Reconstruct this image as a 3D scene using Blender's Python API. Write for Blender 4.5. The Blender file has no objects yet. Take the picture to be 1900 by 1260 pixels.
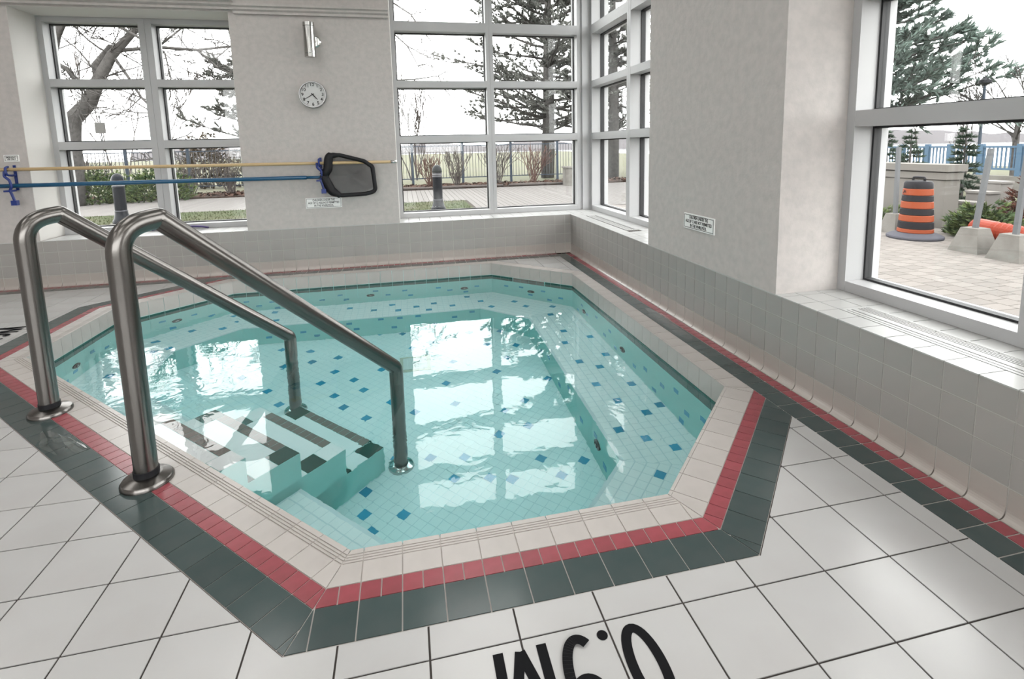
import bpy, math, random
from mathutils import Vector, Matrix
random.seed(7)
sc = bpy.context.scene
# All lengths below are in units of S metres, taken from the tile grid.
S = 0.7
# ------------------------------------------------------------------ camera
CAM = (-2.4794, -7.6386, 1.6574)
PITCH, ROLL, YAW = -0.1344, -0.0223, -0.2138
FPX, CX, CY, W, H = 965.553, 962.651, 401.552, 1900.0, 1260.0
def _axes():
    cy, sy = math.cos(YAW), math.sin(YAW)
    f0 = Vector((-sy, cy, 0)); r0 = Vector((cy, sy, 0)); u0 = Vector((0, 0, 1))
    f = f0*math.cos(PITCH) + u0*math.sin(PITCH); u = -f0*math.sin(PITCH) + u0*math.cos(PITCH)
    return r0*math.cos(ROLL) + u*math.sin(ROLL), -r0*math.sin(ROLL) + u*math.cos(ROLL), f
AR, AU, AF = _axes()
cam = bpy.data.cameras.new('camera'); camo = bpy.data.objects.new('camera', cam)
sc.collection.objects.link(camo); sc.camera = camo
camo.matrix_world = Matrix(((AR.x, AU.x, -AF.x, CAM[0]*S), (AR.y, AU.y, -AF.y, CAM[1]*S), (AR.z, AU.z, -AF.z, CAM[2]*S), (0, 0, 0, 1)))
cam.sensor_width = 36.0; cam.lens = FPX/W*36.0
cam.shift_x = (W/2 - CX)/W; cam.shift_y = (CY - H/2)/W
cam.clip_start = 0.05; cam.clip_end = 2000
# ------------------------------------------------------------------ daylight: an even overcast sky
world = bpy.data.worlds.new('overcast_sky'); sc.world = world; world.use_nodes = True
bg = world.node_tree.nodes['Background']
bg.inputs['Color'].default_value = (1.0, 0.995, 0.99, 1); bg.inputs['Strength'].default_value = 3.9
sc.view_settings.view_transform = 'Standard'; sc.view_settings.look = 'None'
sc.view_settings.exposure = 0.95; sc.view_settings.gamma = 1.0; sc.view_settings.use_curve_mapping = False
sc.cycles.max_bounces = 10; sc.cycles.diffuse_bounces = 4; sc.cycles.glossy_bounces = 4
sc.cycles.transmission_bounces = 8; sc.cycles.transparent_max_bounces = 12
sc.cycles.sample_clamp_indirect = 8.0; sc.cycles.adaptive_threshold = .016
# ------------------------------------------------------------------ helpers
COL = sc.collection
WL = {}
def vis_px(p):
    d = Vector(p) - Vector(CAM); z = d.dot(AF)
    if z < 0.05: return None
    return CX + FPX*d.dot(AR)/z, CY - FPX*d.dot(AU)/z, z
def in_view(p, m=40):
    q = vis_px(p)
    return q is not None and -m < q[0] < W+m and -m < q[1] < H+m
def tag(o, label=None, cat=None, group=None, kind=None):
    if label: o['label'] = label
    if cat: o['category'] = cat
    if group: o['group'] = group
    if kind: o['kind'] = kind
    return o
def link(o, parent, org):
    COL.objects.link(o); WL[o] = Vector(org)
    if parent is not None:
        o.parent = parent; o.location = (Vector(org) - WL[parent])*S
    else: o.location = Vector(org)*S
    return o
def thing(name, loc, label, cat, group=None, kind=None):
    o = bpy.data.objects.new(name, None); o.empty_display_size = 0.1
    link(o, None, loc); return tag(o, label, cat, group, kind)
class MB:
    def __init__(s): s.v = []; s.f = []; s.m = []; s.mi = 0
    def add(s, vs, fs):
        b = len(s.v); s.v += [tuple(v) for v in vs]
        for f in fs: s.f.append([b+i for i in f]); s.m.append(s.mi)
        return s
    def box(s, x0, x1, y0, y1, z0, z1):
        if x0 > x1: x0, x1 = x1, x0
        if y0 > y1: y0, y1 = y1, y0
        return s.add([(x0,y0,z0),(x1,y0,z0),(x1,y1,z0),(x0,y1,z0),(x0,y0,z1),(x1,y0,z1),(x1,y1,z1),(x0,y1,z1)],
                     [(0,3,2,1),(4,5,6,7),(0,1,5,4),(1,2,6,5),(2,3,7,6),(3,0,4,7)])
    def prism(s, poly, z0, z1, bottom=False):
        n = len(poly)
        if area(poly) < 0: poly = poly[::-1]
        vs = [(x,y,z0) for x,y in poly] + [(x,y,z1) for x,y in poly]
        fs = [tuple(range(n, 2*n))] + [(i,(i+1)%n,(i+1)%n+n,i+n) for i in range(n)]
        if bottom: fs.append(tuple(range(n-1,-1,-1)))
        return s.add(vs, fs)
    def tube(s, path, rad, n=10, cap=True):
        P = [Vector(p) for p in path]; m = len(P)
        if not hasattr(rad, '__len__'): rad = [rad]*m
        up = None; rings = []
        for i in range(m):
            t = (P[min(i+1,m-1)] - P[max(i-1,0)]).normalized()
            if up is None:
                up = Vector((0,0,1)) if abs(t.z) < .9 else Vector((1,0,0))
            a = t.cross(up)
            if a.length < 1e-4: a = t.cross(Vector((0.3,1,0.2)))
            a.normalize(); b = a.cross(t).normalized(); up = b
            rings.append([P[i] + (a*math.cos(2*math.pi*k/n) + b*math.sin(2*math.pi*k/n))*rad[i] for k in range(n)])
        vs = [v for r in rings for v in r]
        fs = [(i*n+k, i*n+(k+1)%n, (i+1)*n+(k+1)%n, (i+1)*n+k) for i in range(m-1) for k in range(n)]
        if cap: fs += [tuple(range(n-1,-1,-1)), tuple((m-1)*n+k for k in range(n))]
        return s.add(vs, fs)
    def lathe(s, prof, c=(0,0,0), n=24, axis='z', cap=True):
        vs = []; m = len(prof)
        for r, h in prof:
            for k in range(n):
                q = 2*math.pi*k/n; x, y = r*math.cos(q), r*math.sin(q)
                if axis == 'z': vs.append((c[0]+x, c[1]+y, c[2]+h))
                elif axis == 'y': vs.append((c[0]+x, c[1]+h, c[2]-y))
                else: vs.append((c[0]+h, c[1]+x, c[2]+y))
        fs = [(i*n+k, i*n+(k+1)%n, (i+1)*n+(k+1)%n, (i+1)*n+k) for i in range(m-1) for k in range(n)]
        if cap: fs += [tuple(range(n-1,-1,-1)), tuple((m-1)*n+k for k in range(n))]
        return s.add(vs, fs)
    def build(s, name, mats, parent=None, org=None, smooth=False, kind=None, label=None, cat=None, group=None):
        if org is None: org = WL[parent] if parent is not None else (0,0,0)
        org = Vector(org); me = bpy.data.meshes.new(name)
        me.from_pydata([((Vector(v)-org)*S) for v in s.v], [], s.f)
        if not isinstance(mats, (list, tuple)): mats = [mats]
        for m in mats: me.materials.append(m)
        if len(mats) > 1: me.polygons.foreach_set('material_index', s.m)
        if smooth: me.polygons.foreach_set('use_smooth', [True]*len(me.polygons))
        me.update()
        o = bpy.data.objects.new(name, me); link(o, parent, org)
        return tag(o, label, cat, group, kind)
def shade_auto(o, ang=40):
    me = o.data
    me.polygons.foreach_set('use_smooth', [True]*len(me.polygons)); me.set_sharp_from_angle(angle=math.radians(ang)); return o
def area(p): return sum(p[i][0]*p[(i+1)%len(p)][1]-p[(i+1)%len(p)][0]*p[i][1] for i in range(len(p)))/2
def clip(p, nx, ny, c):
    out = []; n = len(p)
    for i in range(n):
        a, b = p[i], p[(i+1)%n]; da = nx*a[0]+ny*a[1]-c; db = nx*b[0]+ny*b[1]-c
        if da <= 0: out.append(a)
        if (da < 0 < db) or (db < 0 < da):
            t = da/(da-db); out.append((a[0]+(b[0]-a[0])*t, a[1]+(b[1]-a[1])*t))
    return out
def subtract(p, planes):
    pieces = []; rest = p
    for nx, ny, c in planes:
        o = clip(rest, -nx, -ny, -c)
        if len(o) > 2 and abs(area(o)) > 1e-5: pieces.append(o)
        rest = clip(rest, nx, ny, c)
        if len(rest) < 3 or abs(area(rest)) < 1e-6: break
    return pieces
MESH = {}
def shared(key, fn):
    if key not in MESH:
        mb, mats = fn(); me = bpy.data.meshes.new(key[0])
        me.from_pydata([Vector(v)*S for v in mb.v], [], mb.f)
        for m in mats: me.materials.append(m)
        if len(mats) > 1: me.polygons.foreach_set('material_index', mb.m)
        me.update(); MESH[key] = me
    return MESH[key]
def inst(name, me, parent, loc, rotz=0):
    o = bpy.data.objects.new(name, me); link(o, parent, loc)
    if rotz: o.rotation_euler = (0,0,rotz)
    return o
def tile_box(name, parent, b, mat, vis=True):
    """axis-aligned box piece; same-size pieces share a mesh"""
    x0,x1,y0,y1,z0,z1 = b; d = (round(x1-x0,4), round(y1-y0,4), round(z1-z0,4))
    me = shared((name, d, mat.name), lambda: (MB().box(-d[0]/2,d[0]/2,-d[1]/2,d[1]/2,-d[2]/2,d[2]/2), [mat]))
    return inst(name, me, parent, ((x0+x1)/2,(y0+y1)/2,(z0+z1)/2))
def poly_tile(name, parent, polys, z0, z1, mat):
    x = sum(q[0] for p in polys for q in p)/sum(len(p) for p in polys); y = sum(q[1] for p in polys for q in p)/sum(len(p) for p in polys)
    mb = MB()
    for p in polys: mb.prism(p, z0, z1)
    return mb.build(name, mat, parent, (x,y,z0))
def arc_path(pts, rads, n=8):
    """polyline with rounded corners"""
    P = [Vector(p) for p in pts]; out = [P[0]]
    for i in range(1, len(P)-1):
        r = rads[i-1]
        if r <= 0: out.append(P[i]); continue
        a = (P[i-1]-P[i]).normalized(); b = (P[i+1]-P[i]).normalized()
        th = a.angle(b); d = min(r/math.tan(th/2), (P[i-1]-P[i]).length*.9, (P[i+1]-P[i]).length*.9)
        A, B = P[i]+a*d, P[i]+b*d
        for k in range(n+1):
            t = k/n; out.append(A*(1-t)**2 + P[i]*2*t*(1-t) + B*t*t)
    out.append(P[-1]); return out
def text_mb(body, size, depth, mat, place, name, parent, label=None, bold=0.0, align='CENTER', spacing=1.0, xs=1.0):
    """flat lettering as a mesh; place maps (u,v,d) to a point"""
    cu = bpy.data.curves.new('lettering', 'FONT'); cu.body = body; cu.size = size; cu.align_x = align; cu.align_y = 'CENTER'
    cu.extrude = depth/2; cu.offset = bold; cu.space_character = spacing; cu.resolution_u = 4
    t = bpy.data.objects.new('lettering_tmp', cu); COL.objects.link(t)
    bpy.context.view_layer.update()
    me0 = bpy.data.meshes.new_from_object(t.evaluated_get(bpy.context.evaluated_depsgraph_get()))
    mb = MB(); mb.add([place(v.co.x*xs, v.co.y, v.co.z) for v in me0.vertices], [tuple(p.vertices) for p in me0.polygons])
    bpy.data.objects.remove(t); bpy.data.meshes.remove(me0)
    return mb.build(name, mat, parent, label=label)
# ------------------------------------------------------------------ materials
def mat(name, col, rough=.5, metal=0, var=0.0, noise=None, bump=0.0, bscale=60, spec=.5, coat=0):
    m = bpy.data.materials.new(name); m.use_nodes = True; nt = m.node_tree; N, L = nt.nodes, nt.links
    b = N['Principled BSDF']; b.inputs['Roughness'].default_value = rough; b.inputs['Metallic'].default_value = metal
    b.inputs['Specular IOR Level'].default_value = spec; b.inputs['Coat Weight'].default_value = coat
    b.inputs['Base Color'].default_value = (*col, 1); src = None
    if noise:   # (scale, second colour, contrast low, high)
        tc = N.new('ShaderNodeTexCoord'); nz = N.new('ShaderNodeTexNoise'); nz.inputs['Scale'].default_value = noise[0]; nz.inputs['Detail'].default_value = 5
        rp = N.new('ShaderNodeMapRange'); rp.inputs['From Min'].default_value = noise[2]; rp.inputs['From Max'].default_value = noise[3]
        mx = N.new('ShaderNodeMix'); mx.data_type = 'RGBA'; mx.inputs['A'].default_value = (*col,1); mx.inputs['B'].default_value = (*noise[1],1)
        L.new(tc.outputs['Object'], nz.inputs['Vector']); L.new(nz.outputs['Fac'], rp.inputs['Value']); L.new(rp.outputs['Result'], mx.inputs['Factor'])
        src = mx.outputs['Result']
    if var:
        oi = N.new('ShaderNodeObjectInfo'); hs = N.new('ShaderNodeHueSaturation'); mr = N.new('ShaderNodeMapRange')
        mr.inputs['To Min'].default_value = 1-var; mr.inputs['To Max'].default_value = 1+var
        L.new(oi.outputs['Random'], mr.inputs['Value']); L.new(mr.outputs['Result'], hs.inputs['Value'])
        if src: L.new(src, hs.inputs['Color'])
        else: hs.inputs['Color'].default_value = (*col,1)
        src = hs.outputs['Color']
    if src: L.new(src, b.inputs['Base Color'])
    if bump:
        tc = N.new('ShaderNodeTexCoord'); nz = N.new('ShaderNodeTexNoise'); nz.inputs['Scale'].default_value = bscale; nz.inputs['Detail'].default_value = 4
        bp = N.new('ShaderNodeBump'); bp.inputs['Strength'].default_value = bump; bp.inputs['Distance'].default_value = .01
        L.new(tc.outputs['Object'], nz.inputs['Vector']); L.new(nz.outputs['Fac'], bp.inputs['Height']); L.new(bp.outputs['Normal'], b.inputs['Normal'])
    return m
def lin(r, g, b): return tuple(((c/255+.055)/1.055)**2.4 if c > 10 else c/255/12.92 for c in (r,g,b))
M_deck = mat('deck_tile_glaze', (.425,.419,.413), .22, var=.03, noise=(3, (.395,.384,.376), .45, .75))
M_groutd = mat('dark_grout', (.07,.06,.055), .9)
M_groutl = mat('light_grout', (.44,.405,.38), .9)
M_cope = mat('coping_tile_glaze', (.425,.394,.373), .28, var=.03, noise=(9, (.38,.35,.33), .5, .8))
M_red = mat('red_tile_glaze', (.26,.055,.068), .25, var=.09, noise=(20, (.22,.048,.056), .4, .75))
M_green = mat('dark_green_tile_glaze', (.042,.062,.061), .16, var=.10, noise=(10, (.052,.068,.067), .4, .7))
M_wtile = mat('grey_beige_wall_tile', (.31,.293,.278), .3, var=.025, noise=(5, (.29,.28,.265), .4, .7))
M_cove = mat('beige_cove_tile', (.37,.337,.31), .25, var=.03, noise=(7, (.33,.296,.268), .5, .8))
M_gwall = mat('wall_grout', (.42,.405,.385), .9)
M_ledge = mat('white_ledge_tile', (.42,.42,.412), .3, var=.02)
M_plaster = mat('mottled_plaster', (.47,.438,.42), .75, noise=(22, (.415,.39,.375), .35, .7), bump=.10, bscale=60)
M_reveal = mat('cream_reveal_paint', (.58,.56,.535), .6)
M_ceil = mat('white_ceiling_paint', (.78,.77,.75), .8)
M_frame = mat('white_aluminium_frame', (.42,.42,.425), .4, noise=(1.5, (.39,.39,.395), .4, .6))
M_gasket = mat('black_glazing_gasket', (.02,.02,.022), .6)
M_steel = mat('brushed_stainless_steel', (.17,.16,.152), .24, 1, bump=.02, bscale=200)
M_chrome = mat('polished_chrome', (.55,.55,.54), .12, 1)
M_white = mat('white_plastic', (.78,.78,.77), .4)
M_black = mat('black_paint', (.010,.010,.012), .5, spec=.25)
M_bluep = mat('blue_plastic_pole', (.007,.07,.15), .3)
M_hook = mat('navy_plastic_hook', (.008,.025,.16), .4)
M_wood = mat('pale_wooden_pole', (.47,.34,.18), .45)
M_shell = mat('shade_tinted_pool_tile', (.44,.75,.72), .6)  # same tile as the mosaic, darkened teal for the shade on upright faces
M_mosaic = mat('pale_mosaic_tile', (.95,.99,1.0), .35, var=.015)
M_mgrout = mat('mosaic_grout', (.76,.84,.87), .9)
M_blue = mat('blue_mosaic_tile', (.03,.34,.55), .3, var=.12)
M_wline = mat('dark_green_waterline_tile', (.018,.085,.07), .25, var=.1)
M_brown = mat('grey_brown_tile', (.20,.175,.16), .35, var=.1)
M_paint = mat('matt_black_floor_paint', (.012,.012,.013), .95, spec=0.02)
M_cover = mat('tan_drain_cover', (.62,.60,.50), .5)
M_jet = mat('dark_jet_fitting', (.03,.03,.03), .3)
def schlick(m, f0):
    """mirror share of a thin clear sheet, the same from both sides"""
    N, L = m.node_tree.nodes, m.node_tree.links
    ge = N.new('ShaderNodeNewGeometry'); vd = N.new('ShaderNodeVectorMath'); vd.operation = 'DOT_PRODUCT'
    ab = N.new('ShaderNodeMath'); ab.operation = 'ABSOLUTE'; on = N.new('ShaderNodeMath'); on.operation = 'SUBTRACT'; on.inputs[0].default_value = 1
    pw = N.new('ShaderNodeMath'); pw.operation = 'POWER'; pw.inputs[1].default_value = 5
    ma = N.new('ShaderNodeMath'); ma.operation = 'MULTIPLY_ADD'; ma.inputs[1].default_value = .9; ma.inputs[2].default_value = f0
    L.new(ge.outputs['Normal'], vd.inputs[0]); L.new(ge.outputs['Incoming'], vd.inputs[1]); L.new(vd.outputs['Value'], ab.inputs[0]); L.new(ab.outputs['Value'], on.inputs[1])
    L.new(on.outputs['Value'], pw.inputs[0]); L.new(pw.outputs['Value'], ma.inputs[0]); return ma.outputs['Value']
def glass_pane(name):
    m = bpy.data.materials.new(name); m.use_nodes = True; N, L = m.node_tree.nodes, m.node_tree.links
    N.remove(N['Principled BSDF']); out = N['Material Output']
    t = N.new('ShaderNodeBsdfTransparent'); t.inputs['Color'].default_value = (.97,.98,.975,1)
    g = N.new('ShaderNodeBsdfGlossy'); g.inputs['Roughness'].default_value = 0.0
    mx = N.new('ShaderNodeMixShader'); L.new(schlick(m, .035), mx.inputs['Fac'])
    L.new(t.outputs['BSDF'], mx.inputs[1]); L.new(g.outputs['BSDF'], mx.inputs[2]); L.new(mx.outputs['Shader'], out.inputs['Surface'])
    return m
M_pane = glass_pane('clear_window_glass')
def water_mat():
    m = bpy.data.materials.new('clear_pool_water'); m.use_nodes = True; N, L = m.node_tree.nodes, m.node_tree.links
    N.remove(N['Principled BSDF']); out = N['Material Output']
    g = N.new('ShaderNodeBsdfGlass'); g.inputs['IOR'].default_value = 1.333; g.inputs['Roughness'].default_value = 0.0; g.inputs['Color'].default_value = (1,1,1,1)
    tc = N.new('ShaderNodeTexCoord'); nz = N.new('ShaderNodeTexNoise'); nz.inputs['Scale'].default_value = 8.5; nz.inputs['Detail'].default_value = 2.0; nz.inputs['Distortion'].default_value = .8
    n2 = N.new('ShaderNodeTexNoise'); n2.inputs['Scale'].default_value = 1.1; n2.inputs['Detail'].default_value = 2
    mr = N.new('ShaderNodeMapRange'); mr.inputs['From Min'].default_value = .42; mr.inputs['From Max'].default_value = .62; mr.inputs['To Min'].default_value = .15; mr.inputs['To Max'].default_value = 1.0
    mu = N.new('ShaderNodeMath'); mu.operation = 'MULTIPLY'
    bp = N.new('ShaderNodeBump'); bp.inputs['Strength'].default_value = 1.0; bp.inputs['Distance'].default_value = .00105
    L.new(tc.outputs['Object'], nz.inputs['Vector']); L.new(tc.outputs['Object'], n2.inputs['Vector']); L.new(n2.outputs['Fac'], mr.inputs['Value'])
    # the jets stir the left side of the tub more than the right
    sx = N.new('ShaderNodeSeparateXYZ'); gr = N.new('ShaderNodeMapRange'); gr.inputs['From Min'].default_value = -.7; gr.inputs['From Max'].default_value = .3; gr.inputs['To Min'].default_value = 2.8; gr.inputs['To Max'].default_value = 1.0
    m2 = N.new('ShaderNodeMath'); m2.operation = 'MULTIPLY'
    L.new(tc.outputs['Object'], sx.inputs['Vector']); L.new(sx.outputs['X'], gr.inputs['Value']); L.new(mr.outputs['Result'], m2.inputs[0]); L.new(gr.outputs['Result'], m2.inputs[1])
    L.new(nz.outputs['Fac'], mu.inputs[0]); L.new(m2.outputs['Value'], mu.inputs[1]); L.new(mu.outputs['Value'], bp.inputs['Height'])
    L.new(bp.outputs['Normal'], g.inputs['Normal']); L.new(g.outputs['BSDF'], out.inputs['Surface'])
    va = N.new('ShaderNodeVolumeAbsorption'); va.inputs['Color'].default_value = (.02,.975,1.0,1); va.inputs['Density'].default_value = .2
    L.new(va.outputs['Volume'], out.inputs['Volume'])
    return m
M_water = water_mat()
# ------------------------------------------------------------------ tub plan
R2 = 2**.5
OCT = [(0,1,-.415), (1/R2,1/R2,-1.745/R2), (1,0,-.415), (1/R2,-1/R2,4.235/R2), (0,-1,5.565), (-1/R2,-1/R2,8.345/R2), (-1,0,5.645), (-1/R2,1/R2,4.315/R2)]
def isect(p, q):
    d = p[0]*q[1]-p[1]*q[0]
    return ((p[2]*q[1]-p[1]*q[2])/d, (p[0]*q[2]-p[2]*q[0])/d)
def oct_poly(offs):
    if not hasattr(offs, '__len__'): offs = [offs]*8
    L_ = [(n[0], n[1], n[2]+o) for n, o in zip(OCT, offs)]
    return [isect(L_[i-1], L_[i]) for i in range(8)]      # vertex i = start of edge i
WATER_Z, BENCH_Z, FLOOR_Z = -.18, -1.0, -1.56
HOLE = [(n[0], n[1], n[2]+o) for n, o in zip(OCT, (.155,.155,.155,.42,.42,.42,.42,.42))]
XW, YW, ZC = -9.5, -13.5, 4.6      # far walls and ceiling of the hall
TP, GX, GY = .30226, -.9661, -5.811  # floor tile pitch and phase
P1 = .157
WJ = -5.4365                         # a vertical joint of the wall tiles
# ================================================================== the room
# --- floor slab and deck tiles
fl = MB()
for p in subtract([(XW,YW),(0,YW),(0,0),(XW,0)], [(n[0],n[1],n[2]+.002) for n in OCT]): fl.prism(p, -.3, -.006)
floor = fl.build('floor', M_groutd, kind='structure', label='white tiled pool deck with dark grout joints')
g = .0036
deck = []
i0, i1 = int((XW-GX)/TP)-1, int((0-GX)/TP)+1; j0, j1 = int((YW-GY)/TP)-1, int((0-GY)/TP)+1
for i in range(i0, i1+1):
    for j in range(j0, j1+1):
        r = [(GX+i*TP+g, GY+j*TP+g), (GX+(i+1)*TP-g, GY+j*TP+g), (GX+(i+1)*TP-g, GY+(j+1)*TP-g), (GX+i*TP+g, GY+(j+1)*TP-g)]
        for n in ((-1,0,-XW), (1,0,-.263), (0,-1,-YW), (0,1,-.263)):
            r = clip(r, *n)
            if len(r) < 3: break
        if len(r) < 3 or abs(area(r)) < 1e-4: continue
        ps = subtract(r, [(n[0],n[1],n[2]+.004) for n in HOLE])
        if not ps: continue
        full = len(ps) == 1 and len(r) == 4 and abs(area(ps[0])-(TP-2*g)**2) < 1e-5
        q = vis_px((r[0][0],r[0][1],0)); see = any(in_view((x,y,0), 5) for p in ps for x,y in p)
        deck.append((q[2] if q else 99, see, full, ps, (GX+(i+.5)*TP, GY+(j+.5)*TP)))
deck.sort(key=lambda d: (not d[1], d[0]))
rest = MB()
dm = shared(('deck_tile', TP), lambda: (MB().box(-TP/2+g, TP/2-g, -TP/2+g, TP/2-g, -.004, 0), [M_deck]))
for k, (d, see, full, ps, c) in enumerate(deck):
    if see and k < 300:
        if full: inst('deck_tile', dm, floor, (c[0], c[1], 0))
        else: poly_tile('deck_tile', floor, ps, -.004, 0, M_deck)
    else:
        for p in ps: rest.prism(p, -.004, 0)
rest.build('far_deck_tiles', M_deck, floor, kind='stuff')
# --- green and red border along the two walls
def border(axis):
    rg, rr = MB(), MB()
    def put(name, u0, u1, d0, d1, m, rst):
        b = (d0, d1, u0, u1) if axis == 'x' else (u0, u1, d0, d1)
        if axis == 'y' and b[0] > -.264 and d1 < -.11: return
        c = ((b[0]+b[1])/2, (b[2]+b[3])/2, 0)
        if in_view(c, 60): tile_box(name, floor, (b[0],b[1],b[2],b[3],-.004,0), m)
        else: rst.box(b[0],b[1],b[2],b[3],-.004,0)
    ph = WJ if axis == 'x' else -1.98
    n = int((13.4 if axis == 'x' else 9.5)/P1)
    k0 = int(-ph/P1)
    for k in range(k0+1, k0-n, -1):
        u0, u1 = ph+(k-1)*P1+.004, ph+k*P1-.004
        if u1 > -.03: u1 = -.033
        if u1-u0 < .02 or u0 < (YW if axis == 'x' else XW): continue
        put('green_border_tile', u0, u1, -.257, -.112, M_green, rg)
        for h in range(2):
            a = u0 + h*P1/2; put('red_border_tile', a, min(a+P1/2-.008, u1), -.105, -.033, M_red, rr)
    if rg.v: rg.build('far_green_border_tiles', M_green, floor, kind='stuff')
    if rr.v: rr.build('far_red_border_tiles', M_red, floor, kind='stuff')
border('x'); border('y')
MB().box(-.262,0,YW,0,-.006,-.0035).build('border_grout', M_groutl, floor)
MB().box(XW,-.262,-.262,0,-.006,-.0035).build('border_grout', M_groutl, floor)
# --- walls: tiled base with a ledge, plaster above
HZ = [0, .147, .298, .447, .594]
OPY = (-4.60, -2.584, -7.024)            # pier on the back wall, left jamb of the left window
PIER = (-4.584, -2.637)                  # pier on the right wall
wb = MB()
wb.box(XW, .80, .003, .80, -.4, .588); 
wb.box(XW, OPY[2], 0, .80, .588, ZC); wb.box(OPY[0], OPY[1], 0, .80, .588, ZC); wb.box(OPY[2], OPY[0], 0, .80, 3.462, ZC)
wb.box(OPY[1], .80, 0.5, .80, 4.3, ZC)
wall_back = wb.build('wall_back', M_plaster, kind='structure', label='grey mottled plaster wall with clock and tiled base')
wr = MB()
wr.box(.003, .80, YW, 0.003, -.4, .588); wr.box(0, .80, PIER[0], PIER[1], .588, ZC); wr.box(0, .80, YW, -9.3, .588, ZC)
wr.box(.5, .80, -9.3, .5, 4.3, ZC)
wall_right = wr.build('wall_right', M_plaster, kind='structure', label='grey mottled plaster pier between windows above tiled ledge')
# the far end of the hall behind the viewer: low wall, piers and tall glazing added for fill light
MB().box(XW-.3, XW, YW-.3, .8, -.4, ZC).build('wall_left', M_plaster, kind='structure', label='plain plaster wall on the far left')
wf = MB().box(XW, .8, YW-.3, YW, -.4, .59).box(XW, .8, YW-.3, YW, 4.3, ZC)
for x in (-9.5,-7.0,-4.4,-1.8,.8): wf.box(max(x-.25,XW), min(x+.25,.8), YW-.3, YW, .59, 4.3)
wall_front = wf.build('wall_front', M_plaster, kind='structure', label='plaster wall behind the viewer with unseen tall windows added for light')
for x0, x1 in ((-9.25,-7.25),(-6.75,-4.65),(-4.15,-2.05),(-1.55,.55)): MB().box(x0, x1, YW-.16, YW-.15, .59, 4.3).build('pane', M_pane, wall_front)  # panes of the unseen windows added for light
MB().box(XW-.3, .8, YW-.3, .8, ZC, ZC+.2).build('ceiling', M_ceil, kind='structure', label='white painted ceiling')
# cream paint on the window reveals
rv = MB()
rv.box(OPY[2], OPY[2]+.004, .002, .5, .60, 3.46); rv.box(OPY[0]-.004, OPY[0], .002, .5, .60, 3.46); rv.box(OPY[2]+.004, OPY[0]-.004, .002, .5, 3.456, 3.462)
rv.build('painted_reveal', M_reveal, wall_back)
MB().box(OPY[1], OPY[1]+.004, .002, .5, .60, 4.3).build('painted_reveal', M_reveal, wall_back)
def cove_mesh(n_len, axis):
    prof = [(-.031, 0), (-.031, .003)]
    for k in range(1, 7):
        t = k/6*math.pi/2; prof.append((-.031+.029*math.sin(t)+.002*k/6, .003+.047*(1-math.cos(t))))
    prof += [(0, .144), (.006, .144), (.006, 0)]
    mb = MB(); n = len(prof); h = n_len/2
    if axis == 'x': vs = [(x, -h, z) for x,z in prof] + [(x, h, z) for x,z in prof]
    else: vs = [(-h, x, z) for x,z in prof] + [(h, x, z) for x,z in prof]
    fs = [(i, (i+1)%n, (i+1)%n+n, i+n) for i in range(n)] + [tuple(range(n-1,-1,-1)), tuple(range(n,2*n))]
    if axis == 'x': fs = [f[::-1] for f in fs]
    return mb.add(vs, fs)
def wall_tiles(axis):
    wall = wall_right if axis == 'x' else wall_back
    ph = WJ if axis == 'x' else -1.98; end = YW if axis == 'x' else XW
    k0 = int(-ph/P1)+1; rst, rstc = MB(), MB()
    k = k0
    while ph+(k-1)*P1 > end:
        u0, u1 = ph+(k-1)*P1+.003, ph+k*P1-.003; k -= 1
        if u0 > -.04: continue
        if u1 > -.002: u1 = -.002
        c = (u0+u1)/2; L_ = round(u1-u0, 4)
        P = (0, c, .3) if axis == 'x' else (c, 0, .3)
        see = in_view(P, 70)
        if see:
            me = shared(('cove_tile', L_, axis), lambda: (cove_mesh(L_, axis), [M_cove]))
            inst('cove_tile', me, wall, (0, c, 0) if axis == 'x' else (c, 0, 0))
        for r in range(1, 4):
            z0, z1 = HZ[r]+.003, HZ[r+1]-.003
            b = (-.0005, .006, u0, u1, z0, z1) if axis == 'x' else (u0, u1, -.0005, .006, z0, z1)
            if see: tile_box('wall_tile', wall, b, M_wtile)
            else: rst.box(*b)
        if not see:
            b = (-.01, .006, u0, u1, 0, HZ[1]-.002) if axis == 'x' else (u0, u1, -.01, .006, 0, HZ[1]-.002); rstc.box(*b)
    if rst.v: rst.build('far_wall_tiles', M_wtile, wall, kind='stuff'); rstc.build('far_cove_tiles', M_cove, wall, kind='stuff')
    b = (.002, .0045, end, 0, 0, .59) if axis == 'x' else (end, 0, .002, .0045, 0, .59)
    MB().box(*b).build('tile_grout', M_gwall, wall)
wall_tiles('x'); wall_tiles('y')
# ledge tiles in the window recesses
def ledge(axis, ua, ub, holes=()):
    wall = wall_right if axis == 'x' else wall_back
    ph = WJ if axis == 'x' else -1.98
    k = int((ub-ph)/P1)+2; rst = MB()
    while ph+k*P1 > ua:
        u0, u1 = max(ph+(k-1)*P1+.003, ua+.001), min(ph+k*P1-.003, ub-.001); k -= 1
        if u1-u0 < .02: continue
        for r, (d0, d1) in enumerate(((-.004,.149), (.155,.324), (.330,.50))):
            if any(r == hr and u1 > ha and u0 < hb for hr, ha, hb in holes): continue
            b = (d0, d1, u0, u1, .588, .595) if axis == 'x' else (u0, u1, d0, d1, .588, .595)
            c = ((b[0]+b[1])/2, (b[2]+b[3])/2, .59)
            if in_view(c, 60): tile_box('ledge_tile', wall, b, M_ledge)
            else: rst.box(*b)
    if rst.v: rst.build('far_ledge_tiles', M_ledge, wall, kind='stuff')
    b = (.002,.498,ua+.001,ub-.001,.586,.5886) if axis == 'x' else (ua+.001,ub-.001,.002,.498,.586,.5886)
    MB().box(*b).build('ledge_grout', M_groutd, wall)
GR1, GR2 = (-9.2, -4.97), (-1.72, -.26)
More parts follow.
